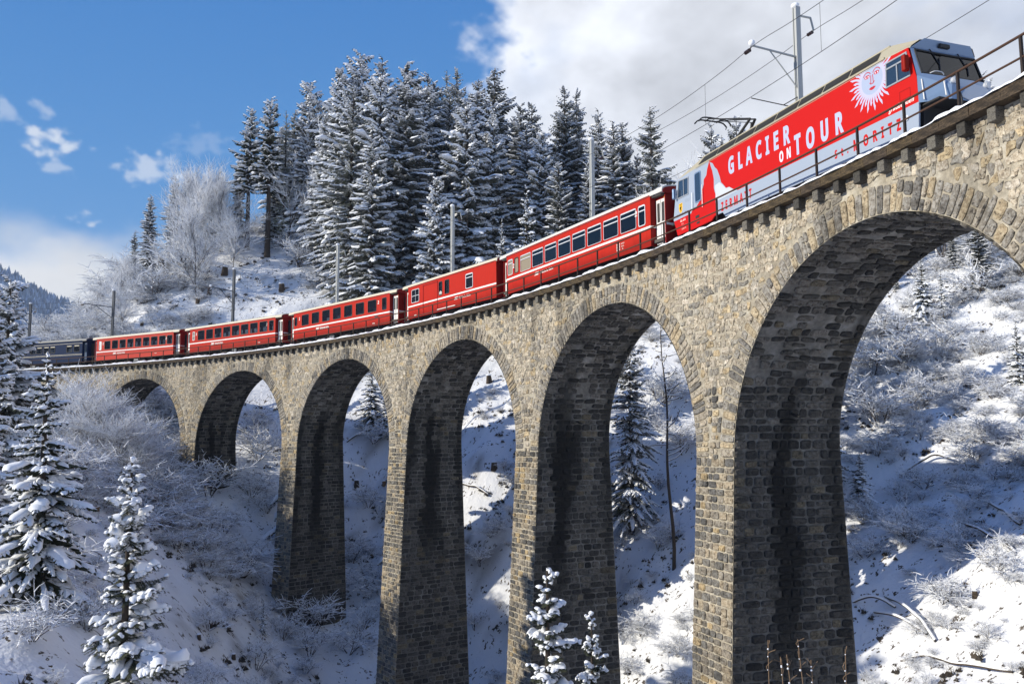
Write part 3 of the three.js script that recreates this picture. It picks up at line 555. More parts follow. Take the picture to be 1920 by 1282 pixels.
// ---- passengers: one seated figure, meshed from a field
const sitter = (() => {
  const mc = new MarchingCubes(40, mat([1, 1, 1]), false, false, 60000), n = mc.size;
  const bones = [[[0, 0.5, 0], [0, 0.95, 0], 0.15, 0.17], [[0, 0.95, 0], [0, 1.08, 0.01], 0.16, 0.06], [[0, 1.16, 0.02], [0, 1.27, 0.02], 0.085, 0.1], [[-0.1, 0.5, 0], [-0.1, 0.5, 0.42], 0.09, 0.07], [[0.1, 0.5, 0], [0.1, 0.5, 0.42], 0.09, 0.07], [[-0.1, 0.5, 0.42], [-0.1, 0.08, 0.42], 0.065, 0.05], [[0.1, 0.5, 0.42], [0.1, 0.08, 0.42], 0.065, 0.05], [[-0.1, 0.05, 0.42], [-0.1, 0.04, 0.56], 0.05, 0.04], [[0.1, 0.05, 0.42], [0.1, 0.04, 0.56], 0.05, 0.04], [[-0.19, 0.95, 0], [-0.23, 0.68, 0.06], 0.06, 0.05], [[0.19, 0.95, 0], [0.23, 0.68, 0.06], 0.06, 0.05], [[-0.23, 0.68, 0.06], [-0.1, 0.62, 0.3], 0.045, 0.035], [[0.23, 0.68, 0.06], [0.1, 0.62, 0.3], 0.045, 0.035]];
  const S = 1.5, p = V(), a = V(), b = V();
  for (let k = 0; k < n; k++) for (let j = 0; j < n; j++) for (let i = 0; i < n; i++) {
    p.set((i / n - 0.5) * S, j / n * S - 0.05, (k / n - 0.5) * S + 0.2); let acc = 0;
    for (const [A, B, r0, r1] of bones) { a.set(...A); b.set(...B).sub(a); const q = p.clone().sub(a), t = clamp(q.dot(b) / b.dot(b)); acc += Math.exp(-(q.sub(b.multiplyScalar(t)).length() - lerp(r0, r1, t)) / 0.02); }
    mc.field[i + j * n + k * n * n] = Math.log(Math.max(acc, 1e-30)) * 0.02;
  }
  mc.isolation = 0; mc.update();
  const g = new THREE.BufferGeometry(), c = mc.count, pos = new Float32Array(c * 3), nor = mc.normalArray.slice(0, c * 3);
  for (let i = 0; i < c; i++) { pos[i * 3] = mc.positionArray[i * 3] * S / 2; pos[i * 3 + 1] = (mc.positionArray[i * 3 + 1] + 1) * S / 2 - 0.05; pos[i * 3 + 2] = mc.positionArray[i * 3 + 2] * S / 2 + 0.2; }
  g.setAttribute('position', new THREE.BufferAttribute(pos, 3)); g.setAttribute('normal', new THREE.BufferAttribute(nor, 3));
  const col = new Float32Array(c * 3); for (let i = 0; i < c; i++) { const y = pos[i * 3 + 1]; const hair = y > 1.27 || (y > 1.14 && pos[i * 3 + 2] < 0.0); const q = y > 1.10 ? (hair ? [0.06, 0.04, 0.025] : [0.52, 0.33, 0.24]) : y > 0.56 ? [0.9, 0.9, 0.9] : [0.10, 0.11, 0.16]; col.set(q, i * 3); }
  g.setAttribute('color', new THREE.BufferAttribute(col, 3)); return g;
})();
function passenger(vehicle, x, z, turn, col, label) {
  const p = mesh('person', sitter, mat(col, 0.9, { vertexColors: true }), null); tag(p, label, 'person', 'passengers behind the coach windows');
  vehicle.updateMatrixWorld(true); const m = new THREE.Matrix4().makeTranslation(x, 1.05, z).multiply(new THREE.Matrix4().makeRotationY(turn)); m.premultiply(vehicle.matrixWorld); m.decompose(p.position, p.quaternion, p.scale);
}
// ---- a red coach. half = half length of the straight side, wins = [[x0, x1, style], ...]
function coach(o) {
  const t = thing(o.name, o.label, o.category || 'railway coach', o.group), half = o.half, ends = o.ends || [0.86, 0.86], hw = 1.33, y0 = 0.78, y1 = 3.34, body = o.paint || M.red;
  for (const far of [0, 1]) {
    const sh = new THREE.Shape([[-half, y0], [half, y0], [half, y1], [-half, y1]].map((p) => new THREE.Vector2(...p)));
    for (const w of o.wins) sh.holes.push(rrect(w[0], w[3] ?? o.wy[0], w[1], w[4] ?? o.wy[1], 0.09, THREE.Path));
    const m = mesh('side_panel', at(extrude(sh, 0.05), 0, 0, hw - 0.05), body, t); if (far) m.scale.z = -1;
  }
  for (const w of o.wins) { addWindow(t, w[0], w[1], w[3] ?? o.wy[0], w[4] ?? o.wy[1], hw, w[2], { pane: w[5], r: w[2] === 'oval' ? 0.2 : 0.09 }); const b = mesh('far_window', at(new THREE.ShapeGeometry(rrect(w[0], w[3] ?? o.wy[0], w[1], w[4] ?? o.wy[1], 0.09)), 0, 0, -hw + 0.02), M.glass, t); }
  // end vestibules, set back, with white folding doors
  for (const d of [-1, 1]) {
    const e = ends[d < 0 ? 0 : 1];
    if (e) {
      mesh('vestibule', merge([bx(0.06, y1 - y0, 0.34, d * (half - 0.03), (y0 + y1) / 2, hw - 0.19), bx(0.06, y1 - y0, 0.34, d * (half - 0.03), (y0 + y1) / 2, -hw + 0.19), bx(e, 0.3, 0.05, d * (half + e / 2), y1 - 0.15, hw - 0.34), bx(0.06, y1 - y0, 2.2, d * (half + e), (y0 + y1) / 2, 0), bx(e, y1 - y0 - 0.02, 0.05, d * (half + e / 2), (y0 + y1) / 2, -hw + 0.36)]), o.endPaint || M.redDark, t);
      const dw = e - 0.12, dx = d * (half + e / 2), door = mesh('door', merge([bx(dw, 2.2, 0.04, dx, y0 + 1.16, hw - 0.33)]), M.white, t);
      for (const q of [-0.24, 0.24]) mesh('pane', rbx(dw * 0.26, 0.95, 0.02, 0.01, dx + q * dw, y0 + 1.62, hw - 0.302), M.rubber, door);
      mesh('seam', bx(0.02, 2.16, 0.02, dx, y0 + 1.16, hw - 0.303), M.box, door);
      mesh('step', bx(e * 0.9, 0.05, 0.3, dx, y0 - 0.12, hw - 0.22), M.under, t);
    } else mesh('end_wall', bx(0.06, y1 - y0, 2 * hw - 0.06, d * (half - 0.03), (y0 + y1) / 2, 0), o.endPaint || M.redDark, t);
    const gx = d * (half + e + 0.16); mesh('gangway', merge([rbx(0.34, 2.1, 1.0, 0.06, gx, 1.95, 0)]), M.rubber, t);
    mesh('coupler', merge([bx(0.5, 0.14, 0.14, d * (half + e + 0.3), 0.72, 0), new THREE.CylinderGeometry(0.2, 0.2, 0.06, 16).rotateZ(Math.PI / 2).translate(d * (half + e + 0.5), 0.72, 0), rod(V(d * (half + e), 0.6, 0.5), V(d * (half + e + 0.34), 0.35, 0.45), 0.025)]), M.under, t);
    if (o.stripe !== false && e) mesh('stripe', merge([bx(e * 0.0 + 0.05, 0.11, 0.30, d * (half + 0.006), 1.74, hw - 0.17), bx(0.03, 0.11, 2.1, d * (half + e + 0.03), 1.74, 0)]), M.white, t);
  }
  const xe0 = -half - ends[0], xe1 = half + ends[1];
  mesh('roof', roofGeo(xe0 - 0.12, xe1 + 0.12, y1 + 0.02, hw + 0.03, o.rise ?? 0.34), o.roof || M.roofGrey, t);
  mesh('roof_end', merge([at(roofGeo(-0.02, 0.02, y1 - 0.02, hw - 0.02, 0.30), xe0 - 0.13, 0, 0), at(roofGeo(-0.02, 0.02, y1 - 0.02, hw - 0.02, 0.30), xe1 + 0.13, 0, 0)]), o.endPaint || M.redDark, t);
  mesh('gutter', merge([bx(2 * half, 0.05, 0.04, 0, y1 - 0.05, hw + 0.02), bx(2 * half, 0.05, 0.04, 0, y1 - 0.05, -hw - 0.02)]), body, t);
  mesh('floor', bx(xe1 - xe0 - 0.1, 0.16, 2.3, (xe0 + xe1) / 2, 1.0, 0), M.interior, t);
  mesh('underframe', merge([bx(2 * half, 0.22, 2.0, 0, 0.83, 0), bx(0.9, 0.5, 0.5, -1.6, 0.5, 0.7), bx(1.3, 0.45, 0.5, 0.9, 0.52, 0.72), bx(0.7, 0.5, 0.5, 2.9, 0.5, 0.65)]), M.under, t);
  mesh('equipment_box', merge([rbx(0.75, 0.5, 0.12, 0.02, o.boxX ?? -0.6, 0.42, 1.06)]), M.box, t);
  const seats = []; for (const w of o.wins) if (w[1] - w[0] > 0.9) for (const z of [-0.75, 0.75]) seats.push(rbx(0.5, 0.9, 0.9, 0.08, (w[0] + w[1]) / 2 + 0.75, 1.55, z));
  if (seats.length) mesh('seat', merge(seats), M.seat, t);
  mesh('ceiling', bx(xe1 - xe0 - 0.2, 0.04, 2.5, (xe0 + xe1) / 2, 3.2, 0), M.interior, t);
  if (o.stripe !== false) mesh('stripe', bx(2 * half, 0.115, 0.012, 0, 1.745, hw + 0.004), M.white, t);
  for (const d of [-1, 1]) addBogie(t, d * (half - 1.4));
  mesh('marker', merge([new THREE.CylinderGeometry(0.07, 0.07, 0.05, 3).rotateX(Math.PI / 2).translate(xe1 - 0.05, 3.05, 1.05)]), M.yellow, t);
  vehicleAt(t, o.s, 2 * half - 2.8); return t;
}
const class2 = (t, x, y = 2.72) => { decal(t, 'class_number', 0.26, 0.40, x, y, 1.338, boldText('2', 0.95, '#f0ece4'), 160); decal(t, 'class_symbol', 0.18, 0.12, x, y - 0.36, 1.338, boldText('▪', 0.9, '#e8c9b0'), 120); };
const smallPrint = (t, x, y, txt) => decal(t, 'side_number', 0.85, 0.13, x, y, 1.338, boldText(txt, 0.85, '#e9dfd4'), 150);
const mark = (t, x, y, w = 2.25, h = 0.34) => decal(t, 'railway_mark', w, h, x, y, 1.338, (c, W, H) => railwayMark(c, W, H), 260);

const eight = []; for (let i = 0; i < 8; i++) eight.push([-6.52 + 1.597 * i + 0.64, -6.52 + 1.597 * i + 0.64 + 1.36, 'light', undefined, undefined, i === 0 ? M.blind : undefined]);
const c1 = coach({ name: 'passenger_coach', label: 'bright red coach with eight wide pale-framed windows coupled behind the locomotive', group: 'red coaches of the train', s: -23.0, half: 7.85, wy: [1.93, 2.95], boxX: 3.0,
  wins: [[-7.62, -6.98, 'light', 2.0, 2.98, M.blind], [-6.70, -6.18, 'dark', 2.0, 2.96, M.blind], ...eight, [6.88, 7.42, 'light', 1.95, 2.96]], endPaint: M.redDark });
class2(c1, -6.84 + 0.0, 2.5); class2(c1, 6.66, 2.66); mark(c1, -2.9, 1.46, 2.4, 0.32);
decal(c1, 'data_plate', 0.95, 0.42, 5.35, 1.28, 1.338, (c, w, h) => { c.fillStyle = '#eee3d8'; for (let i = 0; i < 4; i++) for (let j = 0; j < 5; j++) c.fillRect(w * 0.02 + i * w * 0.085, h * (0.05 + j * 0.19), w * 0.06, h * 0.12); c.font = `${Math.round(h * 0.24)}px sans-serif`; c.fillText('B 2421', w * 0.45, h * 0.25); c.fillText('18.8 t', w * 0.45, h * 0.58); c.fillText('▭ 50', w * 0.45, h * 0.9); });
passenger(c1, -2.55, 0.62, -Math.PI / 2, [0.7, 0.7, 0.68], 'passenger in pale top behind the third wide window of the front coach');
passenger(c1, -0.75, 0.62, Math.PI / 2, [0.35, 0.07, 0.05], 'passenger in dark red top behind the fourth wide window of the front coach');
passenger(c1, 0.95, 0.62, -Math.PI / 2, [0.5, 0.12, 0.06], 'passenger in rust-coloured top behind the fifth wide window of the front coach');
passenger(c1, 2.35, 0.62, -Math.PI / 2, [0.72, 0.74, 0.76], 'passenger in white top behind the sixth wide window of the front coach');
passenger(c1, 4.0, 0.62, -Math.PI / 2, [0.4, 0.13, 0.10], 'passenger in brownish top behind the seventh wide window of the front coach');
// baggage car
const bagCar = coach({ name: 'baggage_car', label: 'red baggage car with a large sliding door between two passenger coaches', category: 'baggage car', group: null, s: -38.35, half: 6.3, ends: [0.8, 0], wy: [2.0, 3.0], roof: M.cream, boxX: -2.6,
  wins: [[-5.7, -4.5, 'cross'], [-1.42, -0.92, 'dark'], [-0.52, 0.08, 'dark'], [2.42, 3.34, 'light', 1.95, 2.96]] });
mesh('sliding_door', merge([bx(0.05, 2.2, 0.03, -3.82, 2.06, 1.345), bx(2.2, 0.05, 0.03, -2.7, 3.1, 1.345), bx(0.05, 2.2, 0.03, -1.62, 2.06, 1.345), bx(4.6, 0.04, 0.06, -1.5, 0.92, 1.35)]), M.redDark, bagCar);
mesh('door_track', bx(2.6, 0.05, 0.05, -0.3, 0.96, 1.36), M.white, bagCar);
mark(bagCar, 2.0, 1.46, 2.5, 0.30); smallPrint(bagCar, -5.1, 0.98, 'D 4214');
decal(bagCar, 'bicycle_sign', 0.4, 0.4, -1.17, 2.2, 1.336, (c, w, h) => { c.strokeStyle = '#f4f4f0'; c.lineWidth = w * 0.09; for (const x of [0.25, 0.75]) { c.beginPath(); c.arc(w * x, h * 0.62, w * 0.19, 0, 7); c.stroke(); } c.beginPath(); c.moveTo(w * 0.25, h * 0.62); c.lineTo(w * 0.42, h * 0.3); c.lineTo(w * 0.66, h * 0.3); c.lineTo(w * 0.75, h * 0.62); c.stroke(); });
// three older coaches
const wins = (n, x0, step, w) => { const a = []; for (let i = 0; i < n; i++) a.push([x0 + step * i, x0 + step * i + w, 'dark']); return a; };
const c3 = coach({ name: 'passenger_coach', label: 'red coach with seven square windows directly behind the baggage car', group: 'red coaches of the train', s: -55.35, half: 7.93, wy: [2.02, 3.0], roof: M.cream, boxX: -1.4, wins: [[-7.75, -7.28, 'oval', 2.1, 2.92], ...wins(7, -6.38, 1.855, 1.24), [6.86, 7.46, 'dark']] });
class2(c3, -6.85); class2(c3, 6.3); mark(c3, -2.7, 1.47, 2.4); smallPrint(c3, 5.6, 1.02, 'B 2348'); mesh('vent', bx(0.5, 0.12, 0.02, 6.0, 1.55, 1.34), M.rubber, c3);
const c4 = coach({ name: 'passenger_coach', label: 'red coach with nine windows fourth behind the locomotive, over the second smallest open arch', group: 'red coaches of the train', s: -73.8, half: 7.5, wy: [2.05, 3.05], roof: M.cream, boxX: 0.4, wins: [[-6.95, -6.55, 'cross', 2.1, 3.0, M.blind], ...wins(8, -5.92, 1.556, 1.2), [6.52, 7.2, 'dark']] });
class2(c4, -6.25); class2(c4, 6.15); mark(c4, -2.4, 1.47, 2.3); smallPrint(c4, 4.9, 1.02, 'B 2309');
const c5 = coach({ name: 'passenger_coach', label: 'orange-red short coach just in front of the dark blue coach', group: 'red coaches of the train', s: -90.75, half: 6.7, ends: [0.6, 0.8], wy: [2.02, 2.98], roof: M.cream, boxX: 0.2, paint: new THREE.MeshPhysicalMaterial({ color: rgb(0.50, 0.026, 0.012), roughness: 0.55, specularIntensity: 0.35 }), wins: [[-6.2, -5.82, 'light', 2.0, 2.98, M.white], ...wins(8, -5.22, 1.37, 1.03), [5.68, 6.5, 'dark']] });
class2(c5, -5.5); class2(c5, 5.5, 2.65); mark(c5, -2.6, 1.47, 2.3); smallPrint(c5, 3.8, 1.1, 'B 2307');
// dark blue coach at the end
const bl = coach({ name: 'blue_coach', label: 'dark blue old coach with pale lines at the far end of the train', group: null, s: -107.4, half: 7.6, ends: [0.5, 0.5], wy: [2.0, 2.82], roof: M.roofDark, paint: M.blue, endPaint: M.blue, stripe: false, wins: [[5.1, 5.95, 'dark'], [6.3, 7.15, 'dark'], [2.45, 3.2, 'dark'], [1.4, 2.2, 'dark'], [0.2, 1.1, 'dark'], [-0.85, 0.05, 'dark'], [-2.4, -1.5, 'dark'], [-3.6, -2.7, 'dark']] });
mesh('stripe', merge([bx(15.2, 0.04, 0.012, 0, 1.72, 1.335), bx(15.2, 0.03, 0.012, 0, 1.60, 1.335), bx(15.2, 0.04, 0.012, 0, 3.02, 1.335)]), M.cream, bl);
mesh('blind', merge([5.52, 6.72, 2.82, 1.8, 0.65, -0.4, -1.95, -3.15].map((x) => bx(0.7, 0.10, 0.012, x, 2.72, 1.33))), M.cream, bl);
mesh('roof_vent', merge([-6, -3.5, -1, 1.5, 4, 6.2].map((x) => rbx(0.34, 0.2, 0.4, 0.05, x, 3.72, 0.2))), M.box, bl);

// ---- the locomotive
{
  const t = thing('locomotive', 'red and silver electric locomotive with big white lettering and a sun face on its side', 'locomotive');
  M.silver = new THREE.MeshPhysicalMaterial({ color: rgb(0.22, 0.31, 0.45), roughness: 0.32, metalness: 0.4, specularIntensity: 0.6 });
  M.beige = mat([0.40, 0.36, 0.26], 0.65);
  M.grille = mat([0.022, 0.021, 0.018], 0.9);
  const X0 = -7.55, X1 = 7.3, Y0 = 0.66, Y1 = 3.44, TW = 2048, TH = 384;
  const side = [[-7.5, 1.57], [-7.16, 0.76], [-4.3, 0.74], [-4.05, 0.90], [-3.4, 0.90], [-3.2, 0.66], [7.2, 0.70], [7.26, 1.5], [7.24, 2.31], [6.97, 3.36], [6.2, 3.40], [-5.6, 3.42], [-7.12, 3.38], [-7.34, 2.35]];
  const paint = canvasTex(TW, TH, (c) => {
    const X = (x) => (x - X0) / (X1 - X0) * TW, Y = (y) => (Y1 - y) / (Y1 - Y0) * TH, poly = (p, col) => { c.fillStyle = col; c.beginPath(); p.forEach(([x, y], i) => i ? c.lineTo(X(x), Y(y)) : c.moveTo(X(x), Y(y))); c.closePath(); c.fill(); };
    const RED = '#c01207', SIL = '#9ca7b7', PALE = '#b2b8d4';
    c.fillStyle = RED; c.fillRect(0, 0, TW, TH);
    poly([[-7.6, 3.5], [-4.36, 3.5], [-4.34, 3.37], [-4.5, 3.1], [-4.58, 2.85], [-4.8, 2.72], [-4.82, 2.5], [-4.98, 2.25], [-5.02, 2.05], [-5.2, 1.85], [-5.5, 1.66], [-5.9, 1.57], [-5.9, 1.5], [-7.6, 1.5]], SIL);
    poly([[-4.3, 3.36], [-4.05, 3.22], [-3.9, 3.0], [-3.72, 2.85], [-3.55, 2.5], [-3.45, 2.2], [-3.28, 2.05], [-3.1, 1.86], [-2.86, 1.84], [-2.6, 1.68], [-2.26, 1.53], [7.4, 1.53], [7.4, 0.6], [-3.86, 0.6], [-3.88, 1.1], [-3.94, 1.5], [-3.9, 1.8], [-4.02, 2.1], [-4.0, 2.5], [-4.1, 2.9], [-4.2, 3.1]], SIL);
    poly([[-3.95, 2.2], [-3.6, 2.25], [-3.45, 2.15], [-3.28, 2.0], [-3.1, 1.84], [-2.86, 1.82], [-2.6, 1.66], [-2.3, 1.53], [-3.92, 1.5], [-3.9, 1.8]], '#c3c8cf');
    c.textBaseline = 'alphabetic'; c.textAlign = 'left';
    // lettering: each glyph placed in its own slot, condensed
    const word = (s, x0, x1, y0, y1, col, edge) => { const n = s.length, cap = Y(y0) - Y(y1), size = cap / 0.715; c.font = `bold ${size}px sans-serif`; const ws = [...s].map((ch) => c.measureText(ch).width), tot = ws.reduce((a, b) => a + b, 0), room = X(x1) - X(x0), k = 0.66 * Math.min(1, room / tot / 0.66), gap = (room - tot * k) / Math.max(1, n - 1); let x = X(x0); [...s].forEach((ch, i) => { c.save(); c.translate(x, Y(y0)); c.scale(k, 1); c.fillStyle = c.strokeStyle = col; c.lineWidth = size * 0.05; c.strokeText(ch, 0, 0); c.fillText(ch, 0, 0); c.restore(); x += ws[i] * k + gap; }); };
    word('GLACIER', -2.9, 1.17, 2.36, 3.05, PALE); word('ON', 0.50, 1.22, 1.80, 2.19, '#cfd2de'); word('TOUR', 1.42, 4.0, 1.77, 2.49, PALE);
    word('ZERMATT', -3.5, -1.32, 0.97, 1.32, RED); word('St.', 3.52, 4.2, 0.96, 1.24, RED); word('MORITZ', 4.42, 6.52, 0.94, 1.29, RED);
    // the sun with a face
    const sx = 5.42, sy = 2.98, cx = X(sx), cy = Y(sy), ux = TW / (X1 - X0), uy = TH / (Y1 - Y0);
    for (let i = 0; i < 38; i++) {
      const a = i / 38 * Math.PI * 2, long = i % 2 ? 1.06 : 0.86, w = 0.036;
      c.save(); c.translate(cx, cy); c.scale(ux, uy); c.rotate(a); c.beginPath(); c.moveTo(0.44, -w); c.bezierCurveTo(0.6, -w - 0.05, 0.68, 0.05, long * 0.86, -0.03); c.lineTo(long, 0.02); c.bezierCurveTo(0.74, 0.10, 0.66, w + 0.02, 0.44, w); c.closePath(); c.fillStyle = '#b9b8d4'; c.fill(); c.restore();
    }
    c.save(); c.translate(cx, cy); c.scale(ux, uy); c.beginPath(); c.arc(0, 0, 0.47, 0, 7); c.fillStyle = '#a3aec6'; c.fill();
    c.strokeStyle = '#b52a35'; c.fillStyle = '#b52a35'; c.lineWidth = 0.028; c.lineCap = 'round';
    for (const d of [-1, 1]) { c.beginPath(); c.ellipse(d * 0.21, -0.17, 0.115, 0.055, 0, 0, 7); c.fill(); c.fillStyle = '#e9eef6'; c.beginPath(); c.ellipse(d * 0.21, -0.165, 0.08, 0.03, 0, 0, 7); c.fill(); c.fillStyle = '#b52a35'; c.beginPath(); c.arc(d * 0.21, -0.165, 0.035, 0, 7); c.fill(); c.beginPath(); c.arc(d * 0.21, -0.15, 0.17, Math.PI * 1.15, Math.PI * 1.85); c.stroke(); }
    c.beginPath(); c.moveTo(-0.04, -0.16); c.lineTo(-0.055, 0.08); c.moveTo(0.04, -0.16); c.lineTo(0.055, 0.08); c.moveTo(-0.10, 0.07); c.quadraticCurveTo(-0.05, 0.15, 0, 0.11); c.quadraticCurveTo(0.05, 0.15, 0.10, 0.07); c.stroke();
    c.beginPath(); c.moveTo(-0.15, 0.26); c.quadraticCurveTo(-0.05, 0.21, 0, 0.235); c.quadraticCurveTo(0.05, 0.21, 0.15, 0.26); c.quadraticCurveTo(0, 0.40, -0.15, 0.26); c.fill(); c.restore();
    // small writing
    c.save(); c.translate(X(6.05), Y(1.63)); c.rotate(-0.0); c.font = `italic bold ${0.22 * uy}px sans-serif`; c.fillStyle = '#f3ece8'; c.scale(0.8, 1); c.fillText('graubünden', 0, 0); c.restore();
    c.fillStyle = '#20242c'; c.font = `bold ${0.17 * uy}px sans-serif`; c.save(); c.translate(X(-7.22), Y(1.62)); c.scale(0.86, 1); c.fillText('Rhätische Bahn', 0, 0); c.restore();
    c.fillStyle = '#8b93a0'; c.font = `${0.22 * uy}px sans-serif`; c.save(); c.translate(X(-6.45), Y(2.12)); c.scale(0.8, 1); c.fillText('Filisur', 0, 0); c.restore();
    // shield with a rearing animal
    c.save(); c.translate(X(-6.83), Y(2.0)); c.scale(ux, uy); c.beginPath(); c.moveTo(-0.16, -0.2); c.lineTo(0.16, -0.2); c.lineTo(0.16, 0.06); c.quadraticCurveTo(0.14, 0.2, 0, 0.26); c.quadraticCurveTo(-0.14, 0.2, -0.16, 0.06); c.closePath(); c.fillStyle = '#e8b62c'; c.fill(); c.fillStyle = '#15171b';
    c.beginPath(); c.ellipse(0.0, 0.02, 0.055, 0.10, 0.5, 0, 7); c.fill(); c.lineWidth = 0.025; c.strokeStyle = '#15171b'; c.beginPath(); c.moveTo(0.02, -0.08); c.quadraticCurveTo(-0.02, -0.17, -0.1, -0.14); c.moveTo(0.05, -0.08); c.quadraticCurveTo(0.05, -0.18, 0.11, -0.15); c.moveTo(-0.03, 0.08); c.lineTo(-0.08, 0.17); c.moveTo(0.03, 0.08); c.lineTo(0.07, 0.18); c.moveTo(-0.04, -0.02); c.lineTo(-0.11, 0.02); c.stroke(); c.restore();
    c.fillStyle = '#f0dcd2'; c.font = `bold ${0.15 * uy}px sans-serif`; c.fillText('Ge 4/4', X(-6.9), Y(1.32)); c.font = `${0.11 * uy}px sans-serif`; ['61 t', '100 km/h', '3200 PS'].forEach((s, i) => c.fillText(s, X(-6.8), Y(1.18 - 0.12 * i)));
  });
  const sh = new THREE.Shape(side.map((p) => new THREE.Vector2(...p)));
  const sideGeo = extrude(sh, 0.06); sideGeo.translate(0, 0, 1.27);
  { const p = sideGeo.attributes.position, u = sideGeo.attributes.uv; for (let i = 0; i < p.count; i++) u.setXY(i, (p.getX(i) - X0) / (X1 - X0), (p.getY(i) - Y0) / (Y1 - Y0)); }
  paint.anisotropy = 16;
  M.livery = new THREE.MeshPhysicalMaterial({ map: paint, roughness: 0.45, specularIntensity: 0.35 });
  mesh('side_panel', sideGeo, M.livery, t); const far = mesh('side_panel', sideGeo, M.red, t); far.scale.z = -1;
  // shoulder and roof: sections from the eaves inwards
  const sec = [[3.37, 1.335], [3.48, 1.30], [3.86, 1.08], [3.95, 0.6], [3.95, -0.6], [3.86, -1.08], [3.48, -1.30], [3.37, -1.335]];
  const ends = [[-7.14, -6.95, -6.35, -6.3, -6.3, -6.35, -6.95, -7.14], [6.97, 7.03, 7.15, 7.2, 7.2, 7.15, 7.03, 6.97]];
  const endY = [[3.36, 3.46, 3.62, 3.66, 3.66, 3.62, 3.46, 3.36], [3.34, 3.42, 3.58, 3.62, 3.62, 3.58, 3.42, 3.34]];
  const rg = new GB(), rp = (i, q) => q === 0 ? V(ends[0][i], endY[0][i], sec[i][1] * 0.97) : q === 1 ? V(-5.4, sec[i][0], sec[i][1]) : q === 2 ? V(6.1, sec[i][0], sec[i][1]) : V(ends[1][i], endY[1][i], sec[i][1] * 0.96);
  for (let q = 0; q < 3; q++) for (let i = 0; i < 7; i++) rg.quad(rp(i, q), rp(i, q + 1), rp(i + 1, q + 1), rp(i + 1, q));
  mesh('roof', rg.geo(), M.beige, t);
  for (let i = 0; i < 8; i++) { const x0 = -5.15 + i * 1.36, w = 1.27, g = new GB(), e = (x, k) => V(x, lerp(3.48, 3.86, k) + 0.012, lerp(1.30, 1.08, k) + 0.02), f = (x, k) => e(x, k); g.quad(f(x0 + (i === 0 ? -0.15 : 0), 0.12), f(x0 + w, 0.12), f(x0 + w, 0.93), f(x0 + (i === 0 ? 0.12 : 0), 0.93)); const gr = mesh('grille', g.geo(), M.grille, t); }
  mesh('roof_trim', merge([bx(11.4, 0.06, 0.05, 0.3, 3.45, 1.325), bx(11.2, 0.05, 0.05, 0.4, 3.88, 1.07)]), M.beige, t);
  // front and rear faces
  function cab(dir) {
    const g = new GB(), A = (x, y, z) => V(dir * x, y, z), q = (b, a, c, d, e) => dir > 0 ? g.quad(a, c, d, e) : g.quad(a, e, d, c);
    const L = [[7.2, 3.62, 0.9], [7.00, 3.36, 1.28], [7.25, 2.36, 1.33], [7.26, 1.5, 1.33]];        // corner line, top to bottom
    const nose = [[7.74, 2.20, 0.86], [8.0, 1.82, 0.80], [7.96, 1.42, 0.80]];
    const c = (p, s = 1) => A(p[0], p[1], p[2] * s);
    q(0, c(L[0], 1), c(L[0], -1), c(L[1], -1), c(L[1], 1));                                          // brow, behind the roof edge
    q(0, c(L[1]), c([7.05, 3.30, 1.2]), c([7.31, 2.42, 1.22]), c(L[2])); q(0, c(L[1], -1), c(L[2], -1), c([7.31, 2.42, 1.22], -1), c([7.05, 3.30, 1.2], -1));
    q(0, c([7.31, 2.42, 1.22]), c([7.31, 2.42, 1.22], -1), c(nose[0], -1), c(nose[0])); q(0, c(L[2]), c([7.31, 2.42, 1.22]), c(nose[0]), c(nose[0])); q(0, c(L[2], -1), c(nose[0], -1), c(nose[0], -1), c([7.31, 2.42, 1.22], -1));
    q(0, c(nose[0]), c(nose[0], -1), c(nose[1], -1), c(nose[1])); q(0, c(nose[1]), c(nose[1], -1), c(nose[2], -1), c(nose[2]));
    for (const s of [1, -1]) { const f = (...a) => s > 0 ? q(0, ...a) : q(0, a[0], a[3], a[2], a[1]); f(c(L[2], s), c(nose[0], s), c(nose[1], s), c(L[3], s)); f(c(L[3], s), c(nose[1], s), c(nose[2], s), c(L[3], s)); }
    q(0, c(L[1], 1), c(L[1], -1), c([7.05, 3.30, 1.2], -1), c([7.05, 3.30, 1.2], 1));
    mesh('cab_front', g.geo(), M.silver, t);
    mesh('nose_underside', bx(0.7, 0.05, 2.4, dir * 7.55, 1.44, 0), M.under, t);
    const wg = new GB(); dir > 0 ? wg.quad(c([7.045, 3.28, 1.18]), c([7.30, 2.44, 1.2]), c([7.30, 2.44, 1.2], -1), c([7.045, 3.28, 1.18], -1)) : wg.quad(c([7.045, 3.28, 1.18]), c([7.045, 3.28, 1.18], -1), c([7.30, 2.44, 1.2], -1), c([7.30, 2.44, 1.2]));
    mesh('windshield', wg.geo(), M.glassFront, t);
    const P3 = (k, z) => A(lerp(7.05, 7.31, k) + 0.01, lerp(3.29, 2.43, k), z);
    mesh('windshield_seal', merge([tube([P3(0, 1.17), P3(0.02, 0.4), P3(0.02, -0.4), P3(0, -1.17)], 0.028), tube([P3(1, 1.2), P3(1, 0.4), P3(1, -0.4), P3(1, -1.2)], 0.028), rod(P3(0, 1.17), P3(1, 1.2), 0.03), rod(P3(0, -1.17), P3(1, -1.2), 0.03)]), M.rubber, t);
    for (const z of [0.55, -0.55]) mesh('wiper', merge([rod(P3(-0.12, z), P3(0.5, z - 0.18), 0.018), rod(P3(0.25, z - 0.25), P3(0.8, z - 0.12), 0.02)]), M.rubber, t);
